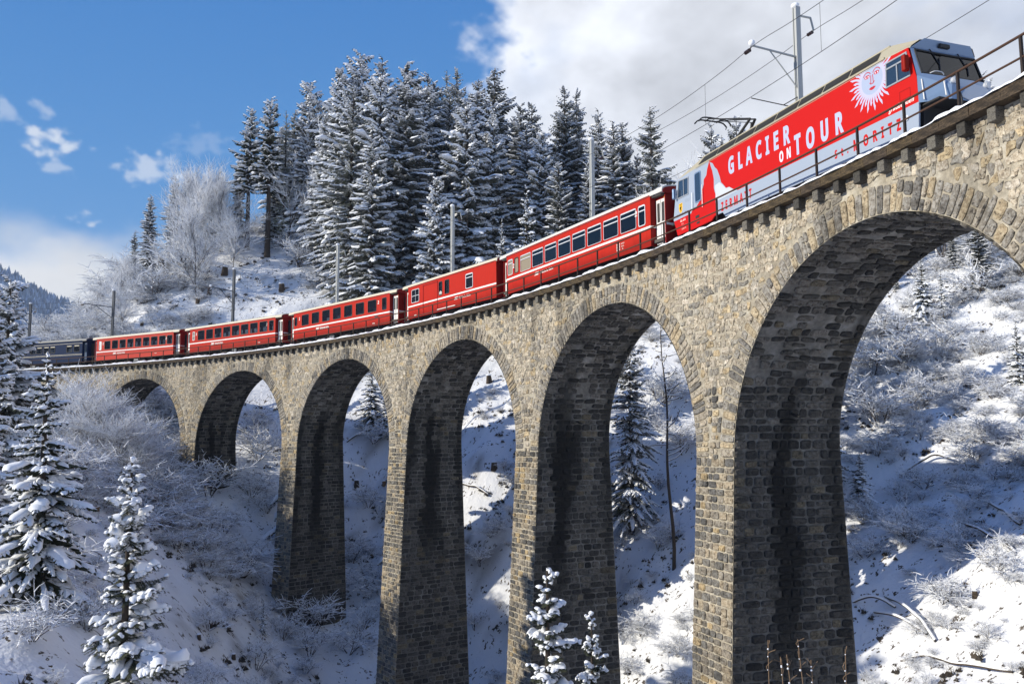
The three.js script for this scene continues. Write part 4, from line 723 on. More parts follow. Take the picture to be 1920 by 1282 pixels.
    mesh('handrail', merge([rod(A(7.36, 2.2, 1.27), A(7.42, 1.55, 1.27), 0.02), rod(A(7.86, 2.05, 0.95), A(7.92, 1.52, 0.95), 0.02), tube([A(7.42, 2.40, 1.0), A(7.5, 2.44, 0.9), A(7.5, 2.44, 0.6), A(7.45, 2.40, 0.5)], 0.015)]), M.white, t);
    for (const z of [0.62, -0.62]) { const lamp = mesh('headlight', at(new THREE.CylinderGeometry(0.10, 0.11, 0.1, 16).rotateZ(Math.PI / 2), dir * 7.93, 2.02, z), M.alu, t); mesh('lens', at(new THREE.CylinderGeometry(0.08, 0.08, 0.02, 16).rotateZ(Math.PI / 2), dir * 7.985, 2.02, z), M.white, lamp); }
    mesh('brow_lamp', merge([rbx(0.12, 0.13, 0.4, 0.03, dir * 7.14, 3.49, 0.1)]), M.rubber, t);
    mesh('front_skirt', merge([bx(0.5, 0.72, 2.3, dir * 7.0, 1.1, 0), bx(0.7, 0.25, 1.7, dir * 7.35, 0.62, 0)]), M.under, t);
    mesh('buffer', merge([bx(0.6, 0.16, 0.16, dir * 7.6, 0.76, 0), new THREE.CylinderGeometry(0.22, 0.22, 0.07, 20).rotateZ(Math.PI / 2).translate(dir * 7.96, 0.76, 0)]), M.under, t);
    mesh('plough', merge([bx(0.06, 0.5, 2.1, dir * 7.72, 0.30, 0, 0, 0, dir * 0.25)]), M.brown, t);
    mesh('brake_hose', merge([tube([A(7.96, 1.75, 0.5), A(8.06, 1.3, 0.52), A(7.95, 0.9, 0.48), A(7.8, 0.7, 0.4)], 0.028), tube([A(7.96, 1.75, -0.5), A(8.06, 1.3, -0.52), A(7.95, 0.9, -0.48), A(7.8, 0.7, -0.4)], 0.028)]), M.rubber, t);
  }
  M.glassFront = new THREE.MeshPhysicalMaterial({ color: rgb(0.10, 0.13, 0.13), roughness: 0.05, transmission: 1, thickness: 0, ior: 1.5 });
  cab(1); cab(-1);
  mesh('snow_crust', (() => { const g = at(new THREE.SphereGeometry(0.5, 20, 14), 0, 0, 0, 0, 0, 0, 0.07, 0.62, 1.2), p = g.attributes.position; for (let i = 0; i < p.count; i++) { const k = 1 + 0.25 * fbm(p.getX(i) * 9, p.getY(i) * 7, p.getZ(i) * 5, 3); p.setXYZ(i, p.getX(i), p.getY(i) * k, p.getZ(i) * k); } g.computeVertexNormals(); return at(g, 7.985, 1.66, -0.16); })(), mat([0.62, 0.64, 0.66], 0.9), t);
  mesh('cab_interior', merge([bx(14.0, 0.1, 2.4, 0, 1.62, 0), bx(0.06, 1.7, 2.4, 5.7, 2.5, 0), bx(0.06, 1.7, 2.4, -5.7, 2.5, 0), bx(0.6, 0.8, 2.2, 6.85, 1.95, 0), bx(0.6, 0.8, 2.2, -6.85, 1.95, 0)]), M.interior, t);
  mesh('driver_seat', merge([rbx(0.5, 0.6, 0.5, 0.08, 6.2, 2.2, 0.5)]), M.seat, t);
  // side windows of both cabs, the door, the mirror
  const cabWin = (pts, mull, name) => { const s = new THREE.Shape(pts.map((p) => new THREE.Vector2(...p))), cx = pts.reduce((a, p) => a + p[0], 0) / pts.length, cy = pts.reduce((a, p) => a + p[1], 0) / pts.length; s.holes.push(new THREE.Path(pts.map(([x, y]) => new THREE.Vector2(x + Math.sign(cx - x) * 0.045, y + Math.sign(cy - y) * 0.045)).reverse())); const w = mesh('side_window', merge([at(extrude(s, 0.03), 0, 0, 1.325), ...mull]), M.frameGrey, t); mesh('pane', at(new THREE.ShapeGeometry(new THREE.Shape(pts.map((p) => new THREE.Vector2(...p)))), 0, 0, 1.337), M.darkGlass, w); };
  M.darkGlass = new THREE.MeshPhysicalMaterial({ color: rgb(0.02, 0.035, 0.06), roughness: 0.08, clearcoat: 1 });
  cabWin([[6.0, 2.44], [7.02, 2.44], [6.92, 3.26], [6.04, 3.26]], [bx(0.04, 0.6, 0.03, 6.5, 2.75, 1.345), bx(0.95, 0.05, 0.03, 6.5, 3.04, 1.345)]);
  cabWin([[-7.08, 2.45], [-6.1, 2.43], [-6.06, 3.24], [-6.97, 3.31]], [bx(0.04, 0.8, 0.03, -6.5, 2.85, 1.345)]);
  const dr = mesh('cab_door', merge([at(extrude((() => { const s = rrect(-5.56, 1.85, -5.02, 3.22, 0.1); s.holes.push(rrect(-5.5, 1.91, -5.08, 3.16, 0.08, THREE.Path)); return s; })(), 0.03), 0, 0, 1.32)]), M.silver, t);
  mesh('pane', at(new THREE.ShapeGeometry(rrect(-5.5, 1.91, -5.08, 3.16, 0.08)), 0, 0, 1.336), M.darkGlass, dr);
  mesh('door_handrail', merge([rod(V(-5.72, 1.55, 1.40), V(-5.72, 2.4, 1.40), 0.018), rod(V(-4.86, 1.5, 1.40), V(-4.86, 2.5, 1.40), 0.018)]), M.alu, t);
  mesh('mirror', merge([rbx(0.16, 0.52, 0.2, 0.05, 7.0, 2.82, 1.5), rod(V(7.0, 2.82, 1.33), V(7.0, 2.82, 1.5), 0.03)]), M.red, t);
  mesh('mirror', merge([rbx(0.14, 0.5, 0.16, 0.05, -7.15, 2.7, 1.48), rod(V(-7.1, 2.7, 1.33), V(-7.15, 2.7, 1.48), 0.03)]), M.silver, t);
  mesh('panel_hatch', merge([bx(0.42, 0.012, 0.01, 6.75, 2.1, 1.333), bx(0.42, 0.012, 0.01, 6.75, 1.82, 1.333), bx(0.012, 0.28, 0.01, 6.54, 1.96, 1.333), bx(0.012, 0.28, 0.01, 6.96, 1.96, 1.333)]), M.redDark, t);
  mesh('step_recess', merge([bx(0.3, 0.12, 0.02, -5.4, 1.22, 1.333), bx(0.24, 0.09, 0.02, -5.35, 0.94, 1.333)]), M.under, t);
  mesh('skirt_lamp', at(new THREE.CylinderGeometry(0.09, 0.09, 0.04, 14).rotateX(Math.PI / 2), 6.78, 1.2, 1.34), M.alu, t);
  mesh('underframe', merge([bx(13.6, 0.4, 1.9, 0, 0.86, 0), bx(3.4, 0.4, 1.7, 0, 0.5, 0)]), M.under, t);
  for (const d of [-1, 1]) addBogie(t, d * 4.0);
  // raised pantograph
  const pan = mesh('pantograph', merge([rod(V(-4.6, 3.85, 0.35), V(-2.95, 4.95, 0.12), 0.075, 0.06), rod(V(-4.6, 3.85, -0.35), V(-2.95, 4.95, -0.12), 0.075, 0.06), rod(V(-3.2, 3.9, 0), V(-3.05, 4.8, 0), 0.05), rod(V(-2.95, 4.95, 0.12), V(-5.85, 5.98, 0.3), 0.035, 0.025), rod(V(-2.95, 4.95, -0.12), V(-5.85, 5.98, -0.3), 0.035, 0.025), rod(V(-3.0, 4.8, 0), V(-5.7, 5.86, 0), 0.018), bx(1.8, 0.1, 1.2, -4.1, 3.86, 0)]), M.darkMetal, t);
  mesh('contact_strip', merge([tube([V(-5.85, 5.82, 0.85), V(-5.85, 6.0, 0.65), V(-5.85, 6.04, 0), V(-5.85, 6.0, -0.65), V(-5.85, 5.82, -0.85)], 0.035), tube([V(-6.2, 5.82, 0.85), V(-6.2, 6.0, 0.65), V(-6.2, 6.04, 0), V(-6.2, 6.0, -0.65), V(-6.2, 5.82, -0.85)], 0.035), rod(V(-5.85, 6, 0.3), V(-6.2, 6, 0.3), 0.03), rod(V(-5.85, 6, -0.3), V(-6.2, 6, -0.3), 0.03)]), M.darkMetal, pan);
  vehicleAt(t, -5.8, 12);
}
// ------------------------------------------------------------------ masts and wires
M.mastLight = mat([0.42, 0.43, 0.42], 0.6, { metalness: 0.25 });
M.mastDark = mat([0.09, 0.10, 0.115], 0.6, { metalness: 0.25 });
M.wire = mat([0.035, 0.036, 0.04], 0.6);
M.insul = mat([0.05, 0.03, 0.03], 0.35);
{
  const RM = R + WID - 0.1, POL = [[-8.5, 'tall steel mast with a snow-capped arm rising behind the locomotive', 1], [-25.9, 'plain steel mast standing behind the coach with wide windows', 0], [-43.45, 'steel mast standing behind the red baggage car', 0], [-61.1, 'steel mast rising behind the red coach with seven square windows', 0], [-78.5, 'steel mast with two thin arms in front of the tree stumps', 1], [-99.0, 'dark mast with long bracket arm behind the orange-red short coach', 1], [-112.7, 'small dark mast against the blue mountain above the blue coach', 1]];
  POL.forEach(([s, label, arm], i) => {
    const t = thing('catenary_mast', label, 'mast', 'overhead line masts along the track');
    placeOnLine(t, s, 0, RM); t.rotation.z = 0;
    const top = i === 6 ? 10.8 : i === 5 ? 11.5 : 11.9;
    mesh('pole', merge([bx(0.05, top - 1.2, 0.24, -0.1, 1.2 + (top - 1.2) / 2, 0), bx(0.05, top - 1.2, 0.24, 0.1, 1.2 + (top - 1.2) / 2, 0), bx(0.15, top - 1.2, 0.03, 0, 1.2 + (top - 1.2) / 2, 0.06)]), i > 3 ? M.mastDark : M.mastLight, t);
    const cap = new THREE.SphereGeometry(0.17, 10, 8); cap.scale(1.2, 0.8, 1); mesh('snow_cap', at(cap, -0.06, top + 0.1, 0), M.snow, t);
    const Z = WID / 2 - 0.1;                                                                       // the track's middle, in front of the mast
    if (arm) {
      const ah = i === 0 ? 9.64 : 9.45, dx = i === 0 ? -0.35 : i === 5 ? -2.6 : -1.2;
      mesh('arm', merge([rod(V(0, ah, 0), V(dx, ah + 0.36, Z), 0.05, 0.045), rod(V(dx * 0.62, ah + 0.22, Z * 0.62), V(0, ah - 1.4, 0.05), i ? 0.045 : 0.03)]), i ? M.mastDark : M.mastLight, t);
      mesh('insulator', merge([-0.18, -0.06, 0.06].map((k) => new THREE.CylinderGeometry(0.09, 0.09, 0.06, 10).rotateZ(Math.PI / 2).translate(dx - 0.25 + k, ah + 0.22, Z)).concat([rod(V(dx, ah + 0.34, Z), V(dx - 0.2, ah + 0.22, Z), 0.03)])), M.insul, t);
      const sn = new THREE.SphereGeometry(0.15, 10, 8); mesh('arm_snow', at(sn, dx, ah + 0.46, Z), M.snow, t);
    }
    mesh('registration_arm', merge([rod(V(0, 7.35, 0), V(-0.5, 7.72, Z), 0.022), rod(V(0, 7.9, 0), V(-0.1, 7.45, Z * 0.35), 0.02)]), M.darkMetal, t);
    if (i !== 5) { mesh('feeder_bracket', merge([rod(V(0, top - 0.35, 0), V(0, top - 0.35, -0.75), 0.05), rod(V(0, top - 0.35, -0.75), V(0, top - 0.9, -0.9), 0.045)]), M.mastLight, t); mesh('feeder_insulator', merge([-0.15, -0.03, 0.09].map((k) => new THREE.CylinderGeometry(0.08, 0.08, 0.05, 10).rotateZ(Math.PI / 2).translate(k - 0.2, top - 0.93, -0.9))), M.insul, t); }
    mesh('base_plate', bx(0.5, 0.6, 0.5, 0, 1.45, 0), M.coping, t);
  });
  const wire = (name, label, r, h, sag, rad) => { const p = []; const st = [30, 9.3, ...POL.map((q) => q[0])]; for (let i = 0; i + 1 < st.length; i++) for (let j = 0; j < 8; j++) { const t = j / 8, s = lerp(st[i], st[i + 1], t); p.push(P(s, h - sag * 4 * t * (1 - t), r)); } p.push(P(-118, h, r)); tag(mesh(name, new THREE.TubeGeometry(new THREE.CatmullRomCurve3(p), 400, rad, 5), M.wire), label, 'wire'); };
  wire('contact_wire', 'lower overhead contact wire touched by the locomotive pantograph', RT, 7.78, 0, 0.014);
  wire('messenger_wire', 'upper overhead wire carried on the mast arm insulators above the track', RT, 9.95, 0.35, 0.013);
  wire('feeder_wire', 'power wire hung from the rear brackets at the mast tops', R + WID + 0.8, 11.0, 0.25, 0.013);
  wire('return_wire', 'low wire behind the masts reaching the sky right of the cab', R + WID + 0.15, 7.42, 0.05, 0.012);
  const st = [9.3, ...POL.map((q) => q[0])];
  for (let i = 0; i < 5; i++) for (const t of i < 2 ? [0.22, 0.5, 0.78] : [0.3, 0.7]) { const s = lerp(st[i], st[i + 1], t); tag(mesh('dropper_wire', rod(P(s, 7.78, RT), P(s, 9.95 - 0.35 * 4 * t * (1 - t), RT), 0.008, 0.008, 4), M.wire), 'thin vertical dropper wire joining the upper and lower overhead wires', 'wire', 'dropper wires of the overhead line'); }
}
// ------------------------------------------------------------------ trees and bushes
M.bark = mat([0.055, 0.042, 0.032], 0.95); M.barkSnow = mat([0.10, 0.085, 0.07], 0.95, { vertexColors: true });
M.needle = mat([1, 1, 1], 0.9, { vertexColors: true });
M.load = mat([0.86, 0.875, 0.90], 0.85);
M.frost = mat([1, 1, 1], 0.9, { vertexColors: true });
const UP = V(0, 1, 0);
// a spruce: whorls of drooping branches with twigs, and the snow lying on them
function spruce({ H, R: rad, seed, bare = 0.06, snow = 0.7, droop = 0.3, step = 0.42, ds = 0.28, fine = false, thin = 1, lump = 1, tone = 1, pale = 0, per = 5, shape = 0.50, pads = fine }) {
  const rd = rng(seed), nd = new GB(), sn = new GB(), pad = [];
  const trunk = [], lean = (y) => V(Math.sin(y * 0.21 + seed) * 0.06, y, Math.cos(y * 0.17 + seed) * 0.06);
  for (let i = 0; i < 8; i++) trunk.push(rod(lean(H * i / 8), lean(H * (i + 1) / 8), (0.016 * H) * (1 - i / 8.3) + 0.02, (0.016 * H) * (1 - (i + 1) / 8.3) + 0.015, 7));
  const y0 = H * bare; let y = y0, a0 = rd() * 7;
  const dark = () => { const k = (0.6 + 0.8 * rd()) * tone; const q = [0.037 * k, 0.044 * k, 0.023 * k]; const w = pale * rd(); return [lerp(q[0], 0.62, w), lerp(q[1], 0.63, w), lerp(q[2], 0.66, w)]; };
  while (y < H * 0.985) {
    const t = (y - y0) / (H - y0), prof = Math.pow(1 - t, shape) * (0.62 + 0.38 * Math.min(1, (t + 0.04) * 7)), n = Math.max(3, Math.round(per * (0.8 + 0.4 * rd()) * (t > 0.85 ? 0.8 : 1)));
    for (let b = 0; b < n; b++) {
      if (rd() < 0.06) continue;
      const az = a0 + (b + 0.5 * (rd() - 0.5)) / n * Math.PI * 2, L = (rad * prof + (fine ? 0.10 : 0.022 * rad + 0.1)) * (0.55 + 0.6 * rd()) * (0.82 + 0.36 * noise(az * 1.3, y * 0.42, seed)) * thin, yb = y + (rd() - 0.5) * step * (fine ? 1 : 2.4);
      const out = V(Math.cos(az), 0, Math.sin(az)), side = V(-Math.sin(az), 0, Math.cos(az)), sl = lerp(-0.12, 0.62, t * t) + (fine ? 0.14 : 0.34) * (rd() - 0.5), dr = droop * (1 - 0.6 * t) * (0.7 + 0.6 * rd()), base = lean(yb);
      const at_ = (l) => base.clone().addScaledVector(out, l).add(V(0, sl * l - dr * l * l / Math.max(L, 0.4) + 0.16 * L * Math.pow(l / L, 5), 0)).addScaledVector(side, 0.05 * Math.sin(l * 3 + b));
      // bough
      const bk = [0.035, 0.028, 0.02]; { const p = at_(0.05), q = at_(L * 0.85), w = 0.012 * H / 12; nd.tri(p.clone().addScaledVector(side, w), p.clone().addScaledVector(side, -w), q, bk); nd.tri(p.clone().add(V(0, w, 0)), p.clone().add(V(0, -w, 0)), q, bk); }
      const heavy = rd() < snow;
      for (let l = Math.min(0.14, 0.1 * L); l < L; l += ds * (0.75 + 0.5 * rd())) {
        const p = at_(l), fr = l / L;
        for (const sg of [1, -1]) {
          const tl = Math.min(0.95, 0.10 + 0.42 * (L - l) + 0.10 * rd()) * (0.7 + 0.5 * rd()) * Math.min(1, 0.35 + L / 2);
          const dir = out.clone().multiplyScalar(0.62).addScaledVector(side, sg * (0.78 + 0.2 * (rd() - 0.5))).add(V(0, -0.22 - 0.38 * rd() - 0.2 * (1 - t), 0)).normalize();
          const q = p.clone().addScaledVector(dir, tl), c = dark();
          if (!fine) {
            const m = p.clone().lerp(q, 0.45), w = side.clone().multiplyScalar(0).add(out.clone().multiplyScalar(0.16 * tl + 0.05));
            const B = m.clone().add(w), D = m.clone().sub(w).add(V(0, 0.02, 0)), dn = m.clone().add(V(0, -0.20 * tl - 0.07, 0));
            nd.tri(p, B, q, c); nd.tri(p, q, D, c); nd.tri(p, dn, q, [c[0] * 0.8, c[1] * 0.8, c[2] * 0.8]);
            if (pads && tl > 0.3 && rd() < (heavy ? 0.30 : 0.1)) pad.push([p.clone().lerp(q, 0.05), q.clone().lerp(p, 0.05), (0.07 + 0.08 * rd()) * lump]);
            else if (rd() < (heavy ? 0.62 : 0.22) * (0.55 + 0.45 * snow)) {
              const k = 0.85 + 0.4 * rd(), u = (0.05 + 0.10 * rd()) * lump, P0 = p.clone().add(V(0, 0.03, 0)), Q0 = p.clone().lerp(q, 0.92).add(V(0, 0.02, 0)), B0 = m.clone().addScaledVector(w, k).add(V(0, 0.025, 0)), D0 = m.clone().addScaledVector(w, -k).add(V(0, 0.035, 0)), ap = m.clone().add(V(0, u + 0.03, 0));
              sn.tri(P0, ap, B0); sn.tri(B0, ap, Q0); sn.tri(Q0, ap, D0); sn.tri(D0, ap, P0);
            }
          } else {
            const ws = 0.014, lateral = V().crossVectors(dir, UP).normalize();
            nd.tri(p.clone().addScaledVector(lateral, 0.006), p.clone().addScaledVector(lateral, -0.006), q, bk);
            const nn = Math.max(4, Math.round(tl / 0.028));
            for (let k = 0; k < nn; k++) for (const s2 of [1, -1]) { const r0 = p.clone().lerp(q, (k + 0.3) / nn), tip = r0.clone().addScaledVector(dir, 0.045).addScaledVector(lateral, s2 * (0.05 + 0.025 * rd())).add(V(0, 0.02 * (rd() - 0.35), 0)); nd.tri(r0.clone().addScaledVector(dir, -ws), r0.clone().addScaledVector(dir, ws), tip, dark()); }
            if (rd() < (heavy ? 0.5 : 0.16)) pad.push([p.clone().lerp(q, 0.1), q.clone().lerp(p, 0.1), (0.035 + 0.04 * rd()) * (0.6 + tl) * lump]);
          }
        }
      }
      // snow lying along the bough
      if (heavy || rd() < 0.35) {
        const k = (heavy ? 1 : 0.55) * lump;
        if (!pads) {
          const ns = 5; let pr = null;
          for (let i = 0; i <= ns; i++) { const l = lerp(0.10, 1.0, i / ns) * L, p = at_(l), w = (0.05 + 0.10 * Math.sin(Math.PI * (0.12 + 0.8 * i / ns))) * (0.6 + 0.5 * rd()) * k * Math.min(1.5, 0.5 + L * 0.5), cu = [p.clone().addScaledVector(side, w * 1.25), p.clone().addScaledVector(side, w * 0.7).add(V(0, w * 0.8, 0)), p.clone().addScaledVector(side, -w * 0.6).add(V(0, w * 0.85, 0)), p.clone().addScaledVector(side, -w * 1.25)]; if (pr) for (let m = 0; m < 3; m++) sn.quad(pr[m], pr[m + 1], cu[m + 1], cu[m]); pr = cu; }
        } else if (L > 0.16) pad.push([at_(L * lerp(0.05, 0.35, rd())), at_(L * 1.0), (0.06 + 0.11 * rd()) * k * Math.min(fine ? 1.25 : 1.6, 0.4 + L * 0.6), at_(L * 0.62)]);
      }
    }
    a0 += 0.9 + rd(); y += step * (0.75 + 0.5 * rd()) * (fine ? lerp(1.15, 0.75, t) : 1);
  }
  // leader
  const top = lean(H * 0.97); if (fine) { pad.push([lean(H * 0.99).add(V(-0.02, 0, 0)), lean(H * 1.006), 0.09]); }
  if (pads && !fine && sn.p.length) { /* flat crumbs join the cushions */ }
  const snowG = pads ? merge((sn.empty ? [] : [sn.geo()]).concat(pad.map(([p, q, r, m]) => {
    const mid = m || p.clone().lerp(q, 0.5).add(V(0, 0.02, 0)), cv = new THREE.QuadraticBezierCurve3(p, mid.clone().multiplyScalar(2).sub(p.clone().add(q).multiplyScalar(0.5)), q), N = m ? 12 : 5, o = rd() * 50;
    return grid(fine ? 9 : 6, fine ? N : m ? 7 : 3, (u, v) => { const c = cv.getPoint(v), tg = cv.getTangent(v), lat = V().crossVectors(tg, UP).normalize(), up = V().crossVectors(lat, tg).normalize(), a = u * Math.PI * 2, k = Math.pow(Math.max(0, Math.sin(Math.PI * clamp(v * 0.94 + 0.03))), 0.5) * r * (0.75 + 0.6 * noise(v * 4.2 + o, a * 0.4, o) ) * (0.6 + 0.6 * v), s = Math.sin(a); return c.add(lat.multiplyScalar(Math.cos(a) * k * 1.15)).add(up.multiplyScalar((s > 0 ? s * 0.95 : s * 0.32) * k + k * 0.22)); }).deleteAttribute('uv');
  }))) : sn.geo();
  return { trunk: merge(trunk), crown: nd.geo(), snow: snowG, H };
}
// a bare deciduous plant under frost and snow
function bareGeo({ H, stems = 1, spread = 0.5, seed, kids = 5, levels = 3, white = 0.75, arch = 0.35, thick = 1, trunkH = 0.3, twigW = 0.02, last = 2, up = 0.75 }) {
  const rd = rng(seed), st = new GB(), fr = new GB();
  const bar = (g, a, b, r0, r1, ca, cb) => { const d = b.clone().sub(a).normalize(), u = V().crossVectors(d, Math.abs(d.y) > 0.9 ? V(1, 0, 0) : UP).normalize(), w = V().crossVectors(d, u), pt = (c, r, k) => { const t = k * 2.0944; return c.clone().addScaledVector(u, Math.cos(t) * r).addScaledVector(w, Math.sin(t) * r); }; for (let k = 0; k < 3; k++) g.quad(pt(a, r0, k), pt(a, r0, k + 1), pt(b, r1, k + 1), pt(b, r1, k), k === 1 ? cb : ca); };
  const brown = () => { const k = 0.7 + 0.7 * rd(); return [0.07 * k, 0.052 * k, 0.04 * k]; }, ice = () => { const k = 0.74 + 0.18 * rd(); return [k * 0.985, k, k * 1.03]; };
  function grow(p, dir, len, r, lv) {
    const n = lv === 0 ? 2 : 3; let q = p; const pts = [p];
    for (let i = 0; i < n; i++) { dir = dir.clone().add(V(rd() - 0.5, rd() - 0.5, rd() - 0.5).multiplyScalar(0.42)).add(V(0, -arch * (lv < 2 ? 0.32 : 0.10), 0)).normalize(); const e = q.clone().addScaledVector(dir, len / n); const r0 = r * (1 - 0.6 * i / n), r1 = r * (1 - 0.6 * (i + 1) / n);
      if (lv === 0 ? rd() < white : false) bar(fr, q, e, r0 * 2.3, r1 * 2.1, ice(), ice()); else { bar(st, q, e, r0, r1, brown(), brown()); if (rd() < white && dir.y < 0.93) bar(fr, q.clone().add(V(0, r0 * 0.8, 0)), e.clone().add(V(0, r1 * 0.8, 0)), r0 * 1.1, r1 * 1.2, ice(), ice()); }
      q = e; pts.push(e); }
    if (lv > 0) for (let k = 0; k < kids + (lv === 1 ? last : 0); k++) { const f = lerp(lv === levels ? trunkH : 0.18, 1, (k + rd()) / (kids + 1)) * n, i = Math.min(n - 1, Math.floor(f)), b = pts[i].clone().lerp(pts[i + 1], f - i), az = rd() * 6.283, sp = 0.55 + 0.5 * rd(), dd = dir.clone().multiplyScalar(up).add(V(Math.cos(az) * sp, 0.15 + 0.2 * rd(), Math.sin(az) * sp)).normalize(); grow(b, dd, len * (0.42 + 0.28 * rd()), Math.max(twigW * 0.6, r * 0.5), lv - 1); }
  }
  for (let s = 0; s < stems; s++) { const az = rd() * 6.283, sp = stems > 1 ? spread * (0.4 + 0.9 * rd()) : 0.08, d = V(Math.cos(az) * sp, 1, Math.sin(az) * sp).normalize(); grow(V(Math.cos(az) * 0.1 * (stems > 1 ? 1 : 0), -0.15, Math.sin(az) * 0.1 * (stems > 1 ? 1 : 0)), d, H * (0.62 + 0.3 * rd()), thick * twigW * (stems > 1 ? 1.6 : 4), levels); }
  const gs = st.geo(), gf = fr.geo(); gs.computeBoundingBox(); gf.computeBoundingBox(); const top = Math.max(gs.boundingBox.max.y, gf.boundingBox.max.y), k = H / top; gs.scale(k, k, k); gf.scale(k, k, k);
  return { stems: gs, frost: gf, H };
}
const spr = [
  spruce({ H: 26, R: 4.7, seed: 1, snow: 0.92, lump: 2.0, pale: 0.2, droop: 0.42, pads: true }),
  spruce({ H: 26, R: 4.3, seed: 2, snow: 0.75, lump: 1.35, droop: 0.42, pale: 0.26 }),
  spruce({ H: 26, R: 4.2, seed: 3, snow: 0.55, lump: 1.15, pale: 0.18, droop: 0.32, tone: 0.9 }),
  spruce({ H: 24, R: 3.4, seed: 4, snow: 0.8, lump: 1.6, bare: 0.42, droop: 0.28, shape: 0.5, pads: true }),            // pine-like, long bare stem
  spruce({ H: 25, R: 4.0, seed: 5, snow: 0.8, lump: 0.8, pale: 0.5, droop: 0.40, tone: 1.6 }),  // rime-grey
  spruce({ H: 10, R: 2.1, seed: 6, snow: 0.9, lump: 1.2, step: 0.36, ds: 0.2, droop: 0.45, pads: true, shape: 0.75 }),
  spruce({ H: 13, R: 2.9, seed: 12, snow: 0.9, lump: 1.4, step: 0.36, ds: 0.19, droop: 0.66, pads: true, per: 6, shape: 0.9 }),
  spruce({ H: 18, R: 3.4, seed: 14, snow: 0.8, lump: 0.85, step: 0.38, ds: 0.2, droop: 0.75, pads: true, pale: 0.6, per: 6, bare: 0.10 }),
];
const sprFine = [spruce({ H: 8.6, R: 2.15, seed: 8, snow: 0.74, fine: true, step: 0.36, ds: 0.06, droop: 0.34, lump: 1.6, per: 7, shape: 0.85 }), spruce({ H: 6, R: 1.25, seed: 19, snow: 0.75, fine: true, step: 0.34, ds: 0.06, droop: 0.34, lump: 1.5, per: 6, shape: 0.85 })];
const bareTrees = [bareGeo({ H: 13, seed: 31, kids: 11, levels: 3, white: 0.82, arch: 0.2, thick: 1.5, twigW: 0.024, trunkH: 0.25, last: 7, up: 0.95 }), bareGeo({ H: 13, seed: 32, kids: 11, levels: 3, white: 0.76, arch: 0.1, thick: 1.6, twigW: 0.024, trunkH: 0.2, last: 7, up: 1.0 })];
const larch = spruce({ H: 24, R: 2.7, seed: 41, snow: 0.35, pale: 0.95, tone: 5, lump: 0.6, ds: 0.26, droop: 0.2 });
const bushes = [51, 52, 53, 54].map((s, i) => bareGeo({ H: 2.6, stems: 7 + i, spread: 0.7, seed: s, kids: 6, levels: 2, white: 0.68, arch: 0.35 + 0.12 * i, twigW: 0.021, last: 3 }));

const treeProto = new Map();
function tree(kind, g, name, label, category, group) {
  const key = kind; let t = treeProto.get(key);
  if (!t) {
    t = new THREE.Group();
    if (g.trunk) { mesh('trunk', g.trunk, M.bark, t); mesh('crown', g.crown, M.needle, t); mesh('snow_load', g.snow, M.load, t); } else { mesh('stems', g.stems, M.needle, t); mesh('frost', g.frost, M.frost, t); }
    treeProto.set(key, t);
  }
  const o = t.clone(); o.name = numbered(name); tag(o, label, category, group); scene.add(o); return o;
}
let turnSeed = rng(400);
